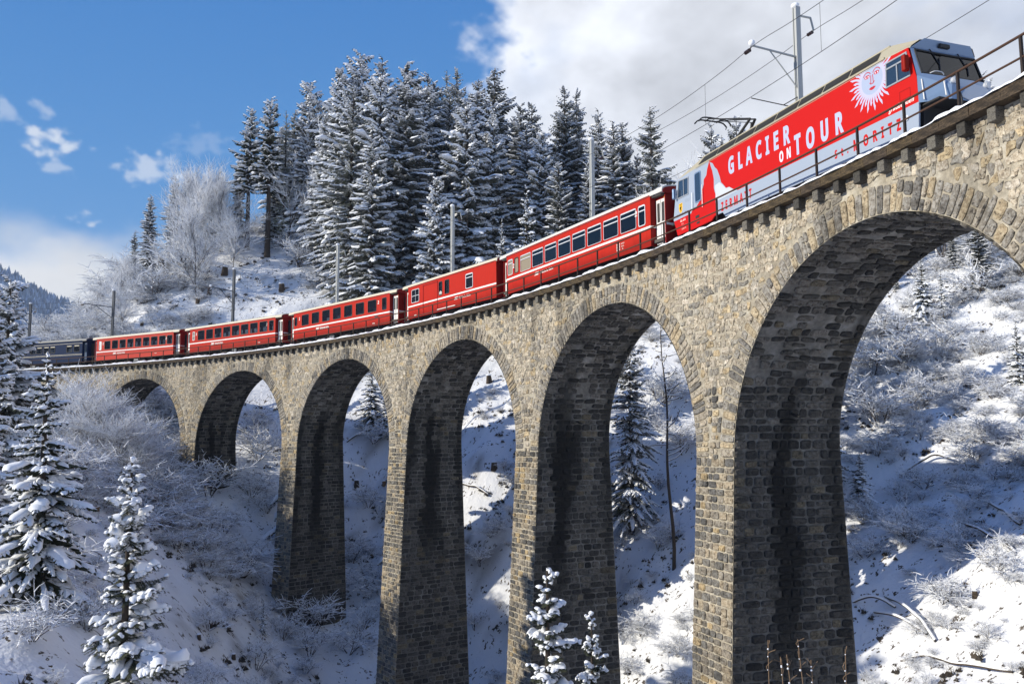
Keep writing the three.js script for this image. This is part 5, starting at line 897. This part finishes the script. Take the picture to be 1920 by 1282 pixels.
// px, distance of the foot, photo height of the tip, kind of tree, width, label
function standTree(px, dist, topPy, kind, g, width, name, label, category, group) {
  const gr = dist < 0 ? ground(px, -dist) : null; if (gr) dist = Math.hypot(gr.x, gr.z); const foot = onLand(px, Math.abs(dist), 0.15), d = dirOf(px, topPy), y = d.y / Math.hypot(d.x, d.z) * dist, h = Math.max(1.2, y - foot.y), k = h / g.H, o = tree(kind, g, name, label, category, group);
  o.position.copy(foot); o.scale.set(k * width, k, k * width); o.rotation.y = turnSeed() * 6.283; return o;
}
const SP = (px, dist, top, kind, w, label) => standTree(px, dist, top, 'spruce' + kind, spr[kind], w * (kind < 5 ? 1.15 : 1), 'spruce_tree', label, 'spruce');
const hillTrees = [
  [268, 146, 364, 1, 0.9, 'slim grey-white spruce standing alone at the left end of the skyline'],
  [313, 148, 328, 4, 1.0, 'hoary spruce just left of the pale leafless grove on the skyline'],
  [240, 150, 432, 4, 0.9, 'small hoary spruce at the far left of the skyline below the lone slim one'],
  [332, 148, 350, 4, 1.0, 'hoary spruce half hidden in the left part of the pale grove'],
  [398, 150, 318, 4, 0.9, 'hoary spruce tip among the pale leafless trees'],
  [436, 148, 300, 1, 0.9, 'low spruce at the left foot of the bare-stemmed pines'],
  [540, 150, 205, 4, 1.0, 'hoary narrow spruce filling the gap between pines and high wood'],
  [515, 150, 240, 1, 0.9, 'low spruce just right of the bare-stemmed pines'],
  [455, 142, 204, 3, 1.0, 'snowy pine with long bare stem, left one of the pair beside the leafless grove'],
  [493, 140, 184, 3, 1.0, 'snowy pine with long bare stem, right one and taller of the pair'],
  [568, 142, 153, 0, 1.0, 'thick snow-plastered spruce at the left shoulder of the high wood'],
  [600, 136, 215, 0, 0.85, 'snow-plastered spruce in front of the left shoulder of the high wood'],
  [624, 138, 131, 0, 0.95, 'tall snowy spruce left of the highest treetop'],
  [664, 140, 98, 0, 1.05, 'tallest snowy spruce, its tip the highest point of the wood'],
  [709, 142, 108, 1, 1.0, 'tall spruce with blunt top directly right of the highest treetop'],
  [754, 120, 117, 1, 1.1, 'tall dark spruce standing in front of the wood right down to the train'],
  [796, 140, 138, 4, 1.0, 'rime-white spruce right of the tall dark front spruce'],
  [852, 138, 133, 4, 1.05, 'twin-topped hoary spruce in the middle of the wood'],
  [872, 116, 193, 0, 1.05, 'broad white-draped spruce in front of the wood above the baggage car'],
  [895, 136, 148, 2, 1.0, 'dark spruce left of the darkest pointed treetop'],
  [925, 134, 128, 2, 1.15, 'darkest pointed spruce at the right edge of the high wood'],
  [976, 128, 196, 1, 1.05, 'snow-streaked spruce just right of the darkest pointed spruce'],
  [998, 132, 193, 2, 1.0, 'dark spruce half hidden behind the snow-streaked spruce'],
  [1018, 118, 244, 0, 1.0, 'round-topped snow-laden spruce above the front coach'],
  [1061, 126, 163, 2, 0.95, 'dark narrow spruce with a tapering tip left of its grey twin'],
  [1084, 128, 170, 4, 0.9, 'grey-white narrow spruce right beside its dark twin'],
  [1128, 122, 206, 1, 0.9, 'spruce directly behind the tall mast over the front coach'],
  [1156, 114, 227, 1, 0.95, 'snow-flecked spruce right of the tall mast'],
  [1172, 116, 229, 2, 0.95, 'dark spruce close behind the snow-flecked one by the tall mast'],
  [1228, 112, 199, 4, 0.95, 'pale pointed spruce standing free left of the locomotive'],
  [988, 104, 356, 6, 0.95, 'small snow-clad spruce in front of the dark wood above the front coach'],
  [940, 108, 417, 6, 0.7, 'very small white spruce left of the small snow-clad one'],
  [814, 112, 333, 0, 0.9, 'middle-sized spruce loaded with white clumps behind the baggage car mast'],
  [690, 114, 250, 1, 1.0, 'drooping spruce left of the front dark spruce, reaching down to the third coach'],
  [560, 142, 235, 0, 0.8, 'small white spruce below the left shoulder of the high wood'],
  [640, 130, 232, 0, 0.9, 'white-crusted spruce hanging over the slope at the edge of the clearing'],
  [730, 132, 175, 2, 1.0, 'dark spruce wedged between the tallest and the front spruce'],
  [910, 120, 255, 2, 1.0, 'dark spruce in the shaded hollow of the wood'],
  [1050, 112, 300, 2, 1.0, 'dark sweeping spruce above the middle windows of the front coach'],
  [1105, 112, 300, 1, 0.9, 'spruce half hidden by the tall mast over the front coach'],
  [1200, 116, 290, 1, 0.8, 'low spruce between the mast trees and the free-standing one'],
];
for (const t of hillTrees) SP(...t);
// pale leafless grove and single bare trees
for (const [px, dist, top, k, label] of [
  [338, 142, 300, 0, 'frosted leafless tree at the left of the pale grove'], [356, 146, 288, 1, 'frosted leafless tree with an open fan crown, second in the pale grove'], [382, 146, 276, 0, 'highest frosted leafless tree of the pale grove'], [404, 142, 300, 1, 'frosted leafless tree with a bent dark stem in the pale grove'], [418, 146, 279, 0, 'frosted leafless tree next to the bare-stemmed pines'],
  [530, 140, 192, 0, 'tall frosted leafless tree between the pines and the high wood'], [362, 134, 350, 1, 'low frosted tree under the pale grove'], [430, 136, 345, 0, 'frosted tree below the pair of pines'],
  [1300, 104, 246, 1, 'lacy frosted birch rising behind the rear of the locomotive'], [1278, 108, 285, 0, 'pale frosted tree left of the lacy birch'],
  [215, 140, 452, 1, 'bare frosted tree leaning over the left slope by the sky'], [170, 150, 505, 0, 'thin bare tree alone against the low cloud'], [225, 132, 495, 0, 'frosted tree on the left slope above the bracket mast'],
]) standTree(px, dist, top, 'bare' + k, bareTrees[k], px < 450 ? 0.7 : 0.75, 'leafless_tree', label, 'bare tree');
for (const [px, dist, top, w, label] of [[833, 140, 131, 1.0, 'pale larch with fine white twigs left of the twin-topped spruce'], [523, 142, 205, 0.9, 'pale larch behind the right bare-stemmed pine'], [780, 128, 220, 0.9, 'white-twigged larch inside the wood beside the front dark spruce'], [1045, 120, 262, 0.8, 'greyish larch between the dark spruces above the front coach']]) standTree(px, dist, top, 'larch', larch, w, 'larch_tree', label, 'larch');
for (const t of [
  [1345, 96, 235, 1, 0.8, 'snowy spruce tip peeping over the locomotive roof left of the pantograph'], [1393, 92, 222, 1, 0.8, 'snowy spruce tip behind the pantograph'], [1876, 108, 132, 0, 0.8, 'snow-tufted spruce tip peeping out in front of the locomotive nose'], [1366, 98, 252, 2, 0.7, 'dark spruce tip between the two tips behind the locomotive roof'],
  // seen through and beside the arches
  [1180, -1000, 640, 7, 1.1, 'large drooping spruce seen through the second arch, trunk bare at the foot'], [697, -800, 678, 6, 1.5, 'white spruce filling the upper part of the fourth arch'], [722, -815, 740, 6, 1.3, 'smaller white spruce at the right side of the fourth arch'],
  [1738, -606, 478, 6, 1.0, 'snow-clotted spruce hanging under the crown of the largest arch'], [1775, -600, 510, 5, 0.8, 'lower snowy spruce right of the one under the largest arch'], [1606, -945, 846, 6, 1.5, 'little white spruce beside the right flank of the nearest pier'],
  [1912, -720, 605, 5, 1.1, 'snowy spruce cut by the right border of the picture'], [1850, 96, 400, 2, 1.3, 'dark spruce right under the crown of the largest arch'], [1690, 98, 500, 2, 1.2, 'dark spruce behind the vault of the largest arch'], [1800, 100, 420, 1, 1.2, 'shaded spruce between the dark ones behind the largest arch'],
  [90, 46, 672, 6, 1.35, 'large snow-laden spruce on the left bank in the blue shade'], [8, 58, 522, 0, 1.0, 'dark tall spruce at the left border next to the blue coach'], [-40, 50, 560, 0, 1.0, 'dark spruce just outside the left border, its boughs reaching in'],
  [505, -1200, 1125, 5, 1.0, 'low snow-covered fir bush at the foot of the shaded pier'],
]) SP(...t);
// the three young spruces close to the viewer
for (const [px, dist, top, k, w, label] of [[258, 21, 860, 0, 1.0, 'young open spruce with thick snow cushions in the left foreground'], [1031, 19, 1070, 1, 1.15, 'young spruce with a snow-ball tip before the second pier'], [1102, 20, 1150, 1, 0.85, 'smaller young spruce right of the one with the snow-ball tip']]) standTree(px, dist, top, 'young' + k, sprFine[k], w, 'young_spruce', label, 'spruce');
for (const [px, dist, top, k, w, label] of [[62, 94, 684, 0, 1.2, 'rimed leafless tree in front of the blue coach, nearest the left border'], [112, 92, 672, 1, 1.3, 'rimed leafless tree reaching up to the windows of the blue coach'], [150, 90, 692, 0, 1.4, 'rimed leafless tree where the viaduct meets the left bank'], [192, 88, 706, 1, 1.4, 'low rimed tree before the bare wall left of the leftmost arch'], [232, 86, 722, 0, 1.3, 'low rimed tree covering the left flank of the leftmost arch'], [268, 84, 770, 1, 1.2, 'low rimed tree in the mouth of the leftmost arch']]) standTree(px, dist, top, 'bare' + k, bareTrees[k], w, 'leafless_tree', label, 'bare tree');
// trees deeper inside the wood, which only close its gaps
{
  const rd = rng(61), sky = [[440, 330], [470, 260], [500, 218], [545, 225], [590, 190], [640, 140], [690, 130], [735, 132], [775, 150], [815, 150], [870, 165], [910, 165], [950, 215], [985, 215], [1030, 270], [1072, 200], [1105, 265], [1140, 242], [1200, 305], [1270, 330]];
  for (let i = 0; i < 84; i++) {
    const px = lerp(500, 1250, (i + rd()) / 84), j = sky.findIndex((q) => q[0] > px), a = sky[j - 1], b = sky[j], top = lerp(a[1], b[1], (px - a[0]) / (b[0] - a[0])) + 2 + 95 * rd() * rd(), k = [1, 2, 4, 0, 1, 0][Math.floor(rd() * 6)];
    standTree(px, px < 610 ? lerp(144, 158, rd()) : lerp(120, 158, rd()), top, 'spruce' + k, spr[k], 0.95 + 0.2 * rd(), 'spruce_tree', 'snow-dusted spruce standing deep inside the crowded wood behind the train', 'spruce', 'spruces deep inside the wood');
  }
  for (const [a, b, n, deck] of [[560, 610, 7, 660], [770, 830, 7, 625], [1010, 1095, 9, 560]]) for (let i = 0; i < n; i++) {
    const px = lerp(a, b, (i + 0.5 * rd()) / n), near = 76 - (px - 535) * 0.045; const d = near + lerp(15, 44, rd()), k = [0, 1, 2, 6, 7][Math.floor(rd() * 5)], q = onLand(px, d), dk = dirOf(px, deck + 40 * rd()), yt = Math.min(dk.y / Math.hypot(dk.x, dk.z) * d, q.y + 19); if (yt - q.y < 4) continue;
    standTree(px, d, 0, 'spruce' + k, spr[k], 1, 'spruce_tree', 'spruce of the slope hidden behind the walls between the arches', 'spruce', 'spruces behind the spandrel walls').scale.setScalar((yt - q.y) / spr[k].H);
  }
  for (let i = 0; i < 18; i++) { const px = lerp(1375, 1520, rd()), d = lerp(62, 100, rd()), k = [0, 1, 2, 6][Math.floor(rd() * 4)], q = onLand(px, d), dk = dirOf(px, lerp(470, 600, rd())); const yt = Math.min(dk.y / Math.hypot(dk.x, dk.z) * d, q.y + 25); if (yt - q.y < 6) continue; const o = standTree(px, d, 0, 'spruce' + k, spr[k], 1, 'spruce_tree', 'spruce of the slope hidden behind the nearest pier and its spandrel wall', 'spruce', 'spruces behind the nearest pier'); o.scale.setScalar((yt - q.y) / spr[k].H); }
  for (let i = 0; i < 16; i++) { const px = lerp(1280, 2080, rd()); const k = [1, 2, 0][Math.floor(rd() * 3)], d = lerp(106, 140, rd()), foot = onLand(px, d); standTree(px, d, 0, 'spruce' + k, spr[k], 1, 'spruce_tree', 'spruce of the wood hidden behind locomotive and arch', 'spruce', 'spruces behind the locomotive').scale.setScalar(lerp(0.5, 0.68, rd())); }
}
// the thin dead trunk with snowy side branches seen through the second arch
{
  const t = thing('bare_trunk_tree', 'thin bare tree trunk with a few snowy side branches in the second arch', 'bare tree'), f = ground(1264, 1066) || onLand(1264, 62), d = dirOf(1246, 590), H = d.y / Math.hypot(d.x, d.z) * Math.hypot(f.x, f.z) - f.y + 0.2; f.y -= 0.2;
  t.position.copy(f); const ln = (y) => V(-0.7 * y / H + 0.12 * Math.sin(y * 0.6), y, 0.05 * Math.sin(y)); const seg = [], ic = [], rd = rng(7);
  for (let i = 0; i < 12; i++) seg.push(rod(ln(H * i / 12), ln(H * (i + 1) / 12), 0.16 * (1 - i / 14), 0.16 * (1 - (i + 1) / 14), 8));
  for (let i = 0; i < 26; i++) { const y = lerp(0.42, 0.98, i / 26) * H, az = rd() * 6.28, L = lerp(2.6, 1.0, i / 26) * (0.5 + rd() * 0.7), up = rd() * 0.9 - 0.1, p = ln(y), q = p.clone().add(V(Math.cos(az) * L * 0.6, up * L * 0.35, Math.sin(az) * L * 0.6)), e = p.clone().add(V(Math.cos(az) * L, up * L * 0.9, Math.sin(az) * L)); seg.push(tube([p, q, e], 0.035, 5, 4)); ic.push(tube([p, q, e].map((v) => v.clone().add(V(0, 0.05, 0))), 0.05, 5, 4)); for (let k = 0; k < 4; k++) { const b = q.clone().lerp(e, rd()), c = b.clone().add(V(rd() - 0.5, rd() * 0.5 - 0.2, rd() - 0.5).multiplyScalar(0.9)); ic.push(tube([b, b.clone().lerp(c, 0.5).add(V(0, 0.05, 0)), c], 0.035, 3, 3)); } }
  mesh('trunk', merge(seg), M.bark, t); mesh('branch_snow', merge(ic), M.load, t);
}
// ---- stumps, logs and fallen branches
{
  const rd = rng(88), stumpG = [0, 1, 2].map((k) => { const g = new THREE.CylinderGeometry(0.34, 0.46, 1.0, 11, 3), p = g.attributes.position; for (let i = 0; i < p.count; i++) { const a = Math.atan2(p.getZ(i), p.getX(i)), y = p.getY(i), q = 1 + 0.16 * Math.sin(a * 3 + k) + 0.1 * Math.sin(a * 7 + k * 2) * (y < -0.3 ? 2 : 1); p.setXYZ(i, p.getX(i) * q, y + (y > 0.45 ? 0.1 * Math.sin(a * 2 + k) : 0) + 0.35, p.getZ(i) * q); } g.computeVertexNormals(); return g; });
  const capG = (() => { const g = new THREE.SphereGeometry(0.44, 12, 6, 0, 7, 0, 1.6); g.scale(1, 0.42, 1); return g.translate(0, 0.84, 0); })();
  M.wood = mat([0.07, 0.05, 0.034], 0.95); M.woodFresh = mat([0.20, 0.13, 0.075], 0.9);
  const list = [[362, 503, 1.5, 'cut stump on the clearing, leftmost of the row at the top'], [388, 512, 1.6, 'cut stump second from the left on the clearing'], [420, 515, 2.1, 'tallest cut stump on the clearing, right of the slim mast'], [392, 552, 1.4, 'stump low on the clearing beside the slim mast foot'], [370, 568, 1.3, 'stump lowest on the left of the clearing'], [528, 545, 1.9, 'stump alone at the right of the clearing'], [540, 438, 1.2, 'stump under the pines at the upper edge of the clearing'], [265, 610, 1.0, 'little stump above the second coach from the back'],
    [917, 717, 1.5, 'snow-topped torn stump in the third arch near its crown'], [926, 880, 1.5, 'dark stump in the middle of the snow inside the third arch'], [668, 912, 1.2, 'dark stump on the slope inside the fourth arch'], [720, 910, 0.9, 'small dark stump by the right side of the fourth arch'], [1236, 908, 1.0, 'small stump left of the thin bare trunk'], [181, 957, 0.9, 'dark stump right of the large spruce on the left bank'], [372, 1198, 0.9, 'stump in the lower left snow right of the young spruce'], [437, 1235, 0.9, 'broken stump low in the snow left of the frosted bush'],
    [1905, 970, 1.1, 'split stump near the right border'], [1825, 1025, 1.0, 'dark stump on the right slope'], [1790, 855, 0.8, 'small stump high on the right slope'], [1748, 910, 0.8, 'small stump in the middle of the right slope'], [1830, 1120, 1.1, 'leaning dark stump low on the right slope'], [1690, 895, 0.7, 'little stump left on the right slope'], [1590, 1250, 0.9, 'dark stump at the foot of the nearest pier']];
  for (const [px, py, k, label] of list) {
    const f = ground(px, py); if (!f) continue; const kk = 0.85 * k * clamp(f.length() / 75, 0.55, 1.3), t = thing('tree_stump', label, 'stump'), v = Math.floor(rd() * 3);
    mesh('wood', stumpG[v], rd() < 0.3 ? M.woodFresh : M.wood, t); mesh('snow_cap', capG, M.load, t); t.position.copy(f); t.scale.set(kk * 0.5, kk * 0.62, kk * 0.5); t.rotation.set((rd() - 0.5) * 0.3, rd() * 6, (rd() - 0.5) * 0.3);
  }
  const logs = [[1700, 885, 1800, 868, 0.8, 'snow-covered bent sapling arching over the right slope', 1], [1640, 985, 1612, 935, 0.5, 'dark leaning stem under the little white spruce', 0], [1800, 980, 1905, 1040, 0.3, 'snowy fallen stem running down to the right border', 0], [1640, 1150, 1740, 1190, 0.4, 'white fallen branch in the tangle right of the nearest pier', 1], [1660, 1120, 1755, 1205, 0.6, 'forked white branch crossing the tangle right of the nearest pier', 1], [1690, 1240, 1900, 1262, 0.2, 'long snowy log near the lower right corner', 0], [650, 830, 720, 800, 0.3, 'dark fallen trunk lying across the fourth arch', 0], [1715, 600, 1770, 625, 0.5, 'snowy fallen trunk on the shoulder inside the largest arch', 0], [855, 905, 915, 930, 0.3, 'half buried branch in the third arch', 0], [620, 520, 655, 470, 0.3, 'snow-lined fallen stem on the clearing slope', 0], [1600, 1130, 1680, 1140, 0.5, 'curved white branch against the nearest pier foot', 1], [1840, 940, 1915, 985, 0.2, 'straight snowy stem right of the bent sapling', 0]];
  for (const [ax, ay, bx_, by, arc, label, whiteOnly] of logs) {
    const a = ground(ax, ay), b = ground(bx_, by); if (!a || !b || a.distanceTo(b) > 30) continue; const t = thing('fallen_branch', label, 'branch'), r = 0.07 * clamp(a.length() / 60, 0.6, 1.3), pts = []; for (let i = 0; i <= 8; i++) { const k = i / 8, p = a.clone().lerp(b, k); p.y = Math.max(height(p.x, p.z) + r, lerp(a.y, b.y, k)) + arc * Math.sin(k * Math.PI) + 0.06 * noise(k * 5, ax); pts.push(p.sub(a)); }
    mesh('wood', tube(pts, r, 24, 6), M.wood, t); mesh('snow', tube(pts.map((p, i) => p.clone().add(V(0, r * 0.9, 0))), r * (whiteOnly ? 1.15 : 0.9), 24, 6), M.load, t); t.position.copy(a);
  }
}
// ---- bushes one can tell apart, then the mass of undergrowth
{
  const rd = rng(123);
  const single = [[485, 860, 5.0, 'frosted bush leaning on the right flank of the second last pier'], [590, 1185, 3.6, 'spiky frosted bush covering the foot of the shaded pier'], [655, 1225, 3.4, 'frosted bush right of the shaded pier foot'], [455, 1080, 3.6, 'round brownish frosted bush on the shaded slope left of the pier'], [480, 1255, 2.8, 'white domed frosted bush at the bottom between young spruce and pier'], [390, 930, 4.2, 'frosted shrub below the foot of the second last pier'], [300, 880, 4.8, 'tangled frosted shrub beneath the leftmost arch'], [215, 800, 5.2, 'white feathery bush left of the leftmost arch'], [140, 745, 5.0, 'white feathery bush under the blue coach'], [170, 720, 5.5, 'tall rimed bush in front of the left end of the viaduct'], [60, 1100, 3.4, 'frosted bush under the large spruce of the left bank'], [240, 1010, 3.2, 'frosted thicket behind the tip of the young spruce'],
    [1690, 1010, 2.8, 'frosted bush in the middle of the right slope'], [1650, 800, 3.6, 'wide frosted bush right of the nearest pier at mid height'], [1720, 770, 3.4, 'frosted bush on the shoulder inside the largest arch'], [1640, 700, 4.2, 'bushy white thicket in the lower part of the largest arch'], [1830, 560, 4.6, 'dark grey bush high inside the largest arch'], [1240, 760, 4.0, 'snowy thicket behind the thin bare trunk'], [1255, 1010, 2.2, 'low bush beside the foot of the thin bare trunk'],
    [110, 600, 6.0, 'rounded frosted bush left of the bracket mast'], [290, 560, 6.5, 'broad frosted bush above the orange-red coach'], [320, 520, 6.5, 'rimed thicket at the left edge of the clearing'], [250, 530, 6.0, 'high frosted bush on the left slope by the sky'], [600, 480, 6.0, 'brown-twigged frosted bush right of the clearing'], [650, 520, 6.0, 'brown-twigged bush behind the third coach mast'], [560, 500, 4.5, 'low bush at the right of the clearing'], [500, 440, 5.0, 'frosted bush under the bare-stemmed pines'], [690, 1100, 3.0, 'frosted shrub on the slope inside the fourth arch'], [680, 1180, 2.6, 'white shrub low beside the third pier'], [900, 1060, 2.0, 'little shrub in the sunny patch of the third arch'], [1880, 1080, 2.4, 'frosted shrub near the right border'], [1770, 1130, 2.0, 'little frosted shrub above the long log']];
  for (const [px, py, h, l] of [[190, 760, 4.8, 'snow-weighted bush drooping at the left end of the viaduct wall'], [250, 775, 4.2, 'frosted bush spilling over the leftmost arch'], [300, 800, 3.6, 'dark twiggy bush inside the leftmost arch'], [330, 860, 4.2, 'frosted bush before the foot between the two leftmost arches'], [270, 850, 4.6, 'wide frosted shrub on the bank below the leftmost arch'], [200, 880, 4.4, 'frosted shrub right of the large snow-laden spruce'], [130, 820, 4.6, 'feathery white bush behind the large snow-laden spruce'], [420, 1000, 3.0, 'brownish twiggy shrub in the middle of the shaded bank'], [350, 1010, 3.2, 'frosted shrub in the shaded bank above the young spruce'], [310, 950, 3.8, 'grey frosted thicket below the leftmost arch'], [500, 960, 3.4, 'frosted bush beside the left flank of the shaded pier'], [470, 930, 3.6, 'upright frosted bush between the two left piers'], [530, 1200, 2.6, 'small white shrub left of the shaded pier foot'], [580, 1230, 2.6, 'white shrub before the shaded pier foot'], [660, 1050, 3.4, 'frosted shrub right of the shaded pier'], [690, 950, 2.8, 'thin frosted shrub halfway up inside the fourth arch'], [110, 1000, 3.0, 'frosted shrub below the large snow-laden spruce'], [40, 950, 3.4, 'frosted shrub at the left border'], [60, 1200, 2.2, 'low frosted shrub in the lower left corner'], [160, 1180, 2.0, 'low frosted shrub left of the young spruce'], [390, 1180, 2.2, 'low shrub right of the young spruce'], [85, 640, 5.0, 'white bush at the end of the blue coach'], [160, 600, 5.0, 'frosted bush on the left slope behind the blue coach'], [210, 560, 5.5, 'frosted bush beside the bracket mast'], [350, 470, 5.0, 'frosted bush under the pale grove'], [300, 470, 5.5, 'white bush below the hoary spruce'], [410, 460, 4.5, 'frosted shrub at the upper edge of the clearing'], [600, 540, 4.0, 'brown shrub above the third coach'], [540, 470, 4.5, 'frosted shrub at the wood edge beside the clearing'], [1770, 480, 5.0, 'frosted brush under the crown of the largest arch'], [1840, 500, 4.5, 'grey brush at the top right inside the largest arch'], [1680, 640, 4.0, 'frosted brush on the shaded shoulder of the largest arch'], [1610, 760, 3.6, 'frosted brush close to the back edge of the nearest pier'], [1700, 690, 3.6, 'white thicket in the middle of the largest arch'], [1760, 660, 3.4, 'frosted brush right of the fallen trunk'], [1200, 800, 3.6, 'snowy brush in the second arch left of the bare trunk'], [1160, 720, 4.0, 'snowy brush at the top left inside the second arch'], [1280, 850, 3.2, 'snowy brush at the right side of the second arch'], [700, 830, 3.4, 'frosted brush under the white spruce in the fourth arch'], [480, 800, 3.0, 'frosted brush in the fifth arch'], [930, 1000, 2.2, 'little frosted shrub on the right side of the third arch'], [890, 1180, 1.8, 'low shrub near the bottom of the third arch'], [1200, 1180, 1.8, 'white shrub on the sunny mound in the second arch'], [1270, 1230, 1.6, 'small white shrub beside the nearest pier']]) single.push([px, py, h, l]);
  single.forEach(([px, py, h, label], i) => { const f = ground(px, py); if (!f) return; const b = i % 4, o = tree('bush' + b, bushes[b], 'frosted_bush', label, 'bush'); o.position.copy(f); const k = h / 2.6 * 1.15; o.scale.set(k * 1.1, k, k * 1.1); o.rotation.y = rd() * 6.28; });
  // undergrowth: scattered over the land where it is thick
  const geos = bushes.map((b) => merge([b.stems.clone(), b.frost.clone()])), spots = geos.map(() => []), tufts = [];
  for (let i = 0; i < 60000; i++) {
    const x = lerp(-150, 70, rd()), z = lerp(-175, -14, rd()), [s, r] = polarS(x, z), dev = r - RT, d = Math.hypot(x, z), u = rd(), u2 = rd(), u3 = rd();
    if (Math.abs(dev) < 3.6 && s < -92) continue; if (Math.abs(dev) < 3.2) continue;
    const n = fbm(x / 9, z / 9, 44, 3), px = 960 + FOC * x / -z;
    if (px < -200 || px > 2150) continue;
    let den;
    if (dev < 0) den = s < -60 ? 0.42 + n * 1.0 : d < 26 ? 0.02 : 0.22 + n * 0.9;                                    // valley side
    else { den = 0.16 + n * 0.75; const hz = height(x, z); if (px < 380) den = 0.5 + n * 0.8; else if (px < 620 && d < 150) den = -0.22 + n * 0.7; else if (px > 560 && px < 760 && hz > 12) den = 0.6 + n * 0.6; else if (hz > 16) den = 0.5 + n * 0.5; if (px > 1560) den = (d < 65 ? 0.24 : 0.62) + n * 0.9; else if (px > 800) den += 0.12; }
    if (u < den * (dev < 0 && s < -55 ? 0.42 : px < 700 ? 0.45 : 0.30)) { const k = Math.floor(u2 * 4), y = height(x, z), h = lerp(0.25, 0.85, u3 * u3) * (dev < 0 ? (s < -60 ? 1.65 : 0.8) : px < 400 ? 1.5 : px < 780 ? 1.4 : px > 1560 ? (d < 62 ? 0.6 : 1.2) : 0.9); spots[k].push(new THREE.Matrix4().compose(V(x, y, z), new THREE.Quaternion().setFromAxisAngle(UP, rd() * 6.28), V(h * 1.25, h * (0.7 + 0.5 * rd()), h * 1.25))); }
    else if (u > 0.55 && n > -0.25) tufts.push([x, z, rd(), rd()]);
  }
  geos.forEach((g, k) => { const im = new THREE.InstancedMesh(g, M.frost, spots[k].length); spots[k].forEach((m, i) => im.setMatrixAt(i, m)); im.castShadow = im.receiveShadow = true; im.name = numbered('frosted_undergrowth'); tag(im, 'mass of frosted scrub and twigs covering the snowy slopes', 'undergrowth', 'frosted undergrowth', 'stuff'); scene.add(im); });
  // tufts of dead grass, clods and twigs poking through the snow
  const tg = new GB(), r2 = rng(9); for (let i = 0; i < 16; i++) { const a = r2() * 6.28, q = V(Math.cos(a), 0, Math.sin(a)).multiplyScalar(0.1 * r2()), e = q.clone().add(V((r2() - 0.5) * 0.5, 0.06 + 0.28 * r2(), (r2() - 0.5) * 0.5)), w = V(-Math.sin(a), 0, Math.cos(a)).multiplyScalar(0.018), k = 0.6 + 0.8 * r2(); tg.tri(q.clone().add(w), q.clone().sub(w), e, [0.10 * k, 0.078 * k, 0.052 * k]); }
  for (let i = 0; i < 5; i++) { const q = V((r2() - 0.5) * 0.4, 0.02, (r2() - 0.5) * 0.4), k = 0.5 + r2(); for (let j = 0; j < 4; j++) { const a = j * 1.57, b = a + 1.57, rr = 0.10 + 0.06 * r2(); tg.tri(q.clone().add(V(Math.cos(a) * rr, -0.06, Math.sin(a) * rr)), q.clone().add(V(0, 0.09, 0)), q.clone().add(V(Math.cos(b) * rr, -0.06, Math.sin(b) * rr)), [0.05 * k, 0.04 * k, 0.03 * k]); } }
  const keep = tufts.filter((t) => fbm(t[0] / 3.1, t[1] / 3.1, 12, 3) > 0.02), im = new THREE.InstancedMesh(tg.geo(), M.frost, keep.length);
  keep.forEach(([x, z, a, b], i) => { const k = 0.5 + 1.3 * b * b; im.setMatrixAt(i, new THREE.Matrix4().compose(V(x, height(x, z), z), new THREE.Quaternion().setFromAxisAngle(UP, a * 6.28), V(k, k, k))); });
  im.name = 'grass_tufts'; tag(im, 'dead grass and clods of earth poking through the snow', 'grass', null, 'stuff'); scene.add(im);
}
// dry stalks close to the viewer at the bottom
for (const [px, h, label] of [[1452, 1.25, 'thin dry stalk with snow bits at the bottom, left of the stalk group'], [1510, 1.0, 'short dry stalks with snow bits before the nearest pier'], [1548, 1.2, 'taller dry stalks right of the short ones before the nearest pier']]) {
  const t = thing('dry_stalk', label, 'stalk'), d = dirOf(px, 1262 - 30 * h), D = 9, c = d.clone().multiplyScalar(D / Math.hypot(d.x, d.z)), f = V(c.x, height(c.x, c.z), c.z), H = c.y - f.y + 0.12, rd = rng(px), st = [], sn = [];
  for (let i = 0; i < 2; i++) { st.length = 0; const bits = [], o = V((rd() - 0.5) * 0.25, 0, (rd() - 0.5) * 0.25), e = o.clone().add(V((rd() - 0.5) * 0.3, H * (0.9 + 0.12 * rd()), (rd() - 0.5) * 0.3)); st.push(tube([o, o.clone().lerp(e, 0.5).add(V(0.03, 0, 0)), e], 0.0045, 8, 4)); for (let k = 0; k < 3; k++) { const p = o.clone().lerp(e, 0.86 + 0.13 * rd()), g = new THREE.SphereGeometry(0.005 + 0.006 * rd(), 7, 5); bits.push(at(g, p.x, p.y, p.z)); st.push(tube([p, p.clone().add(V(0.05 * (rd() - 0.5), 0.03, 0)), p.clone().add(V(0.16 * (rd() - 0.5), 0.08, 0.1 * (rd() - 0.5)))], 0.004, 4, 3)); }
    const sm = mesh('stalk', merge(st), M.woodFresh, t); for (const b of bits) mesh('snow_bit', b, M.load, sm); }
  t.position.copy(f);
}
renderer.render(scene, camera);
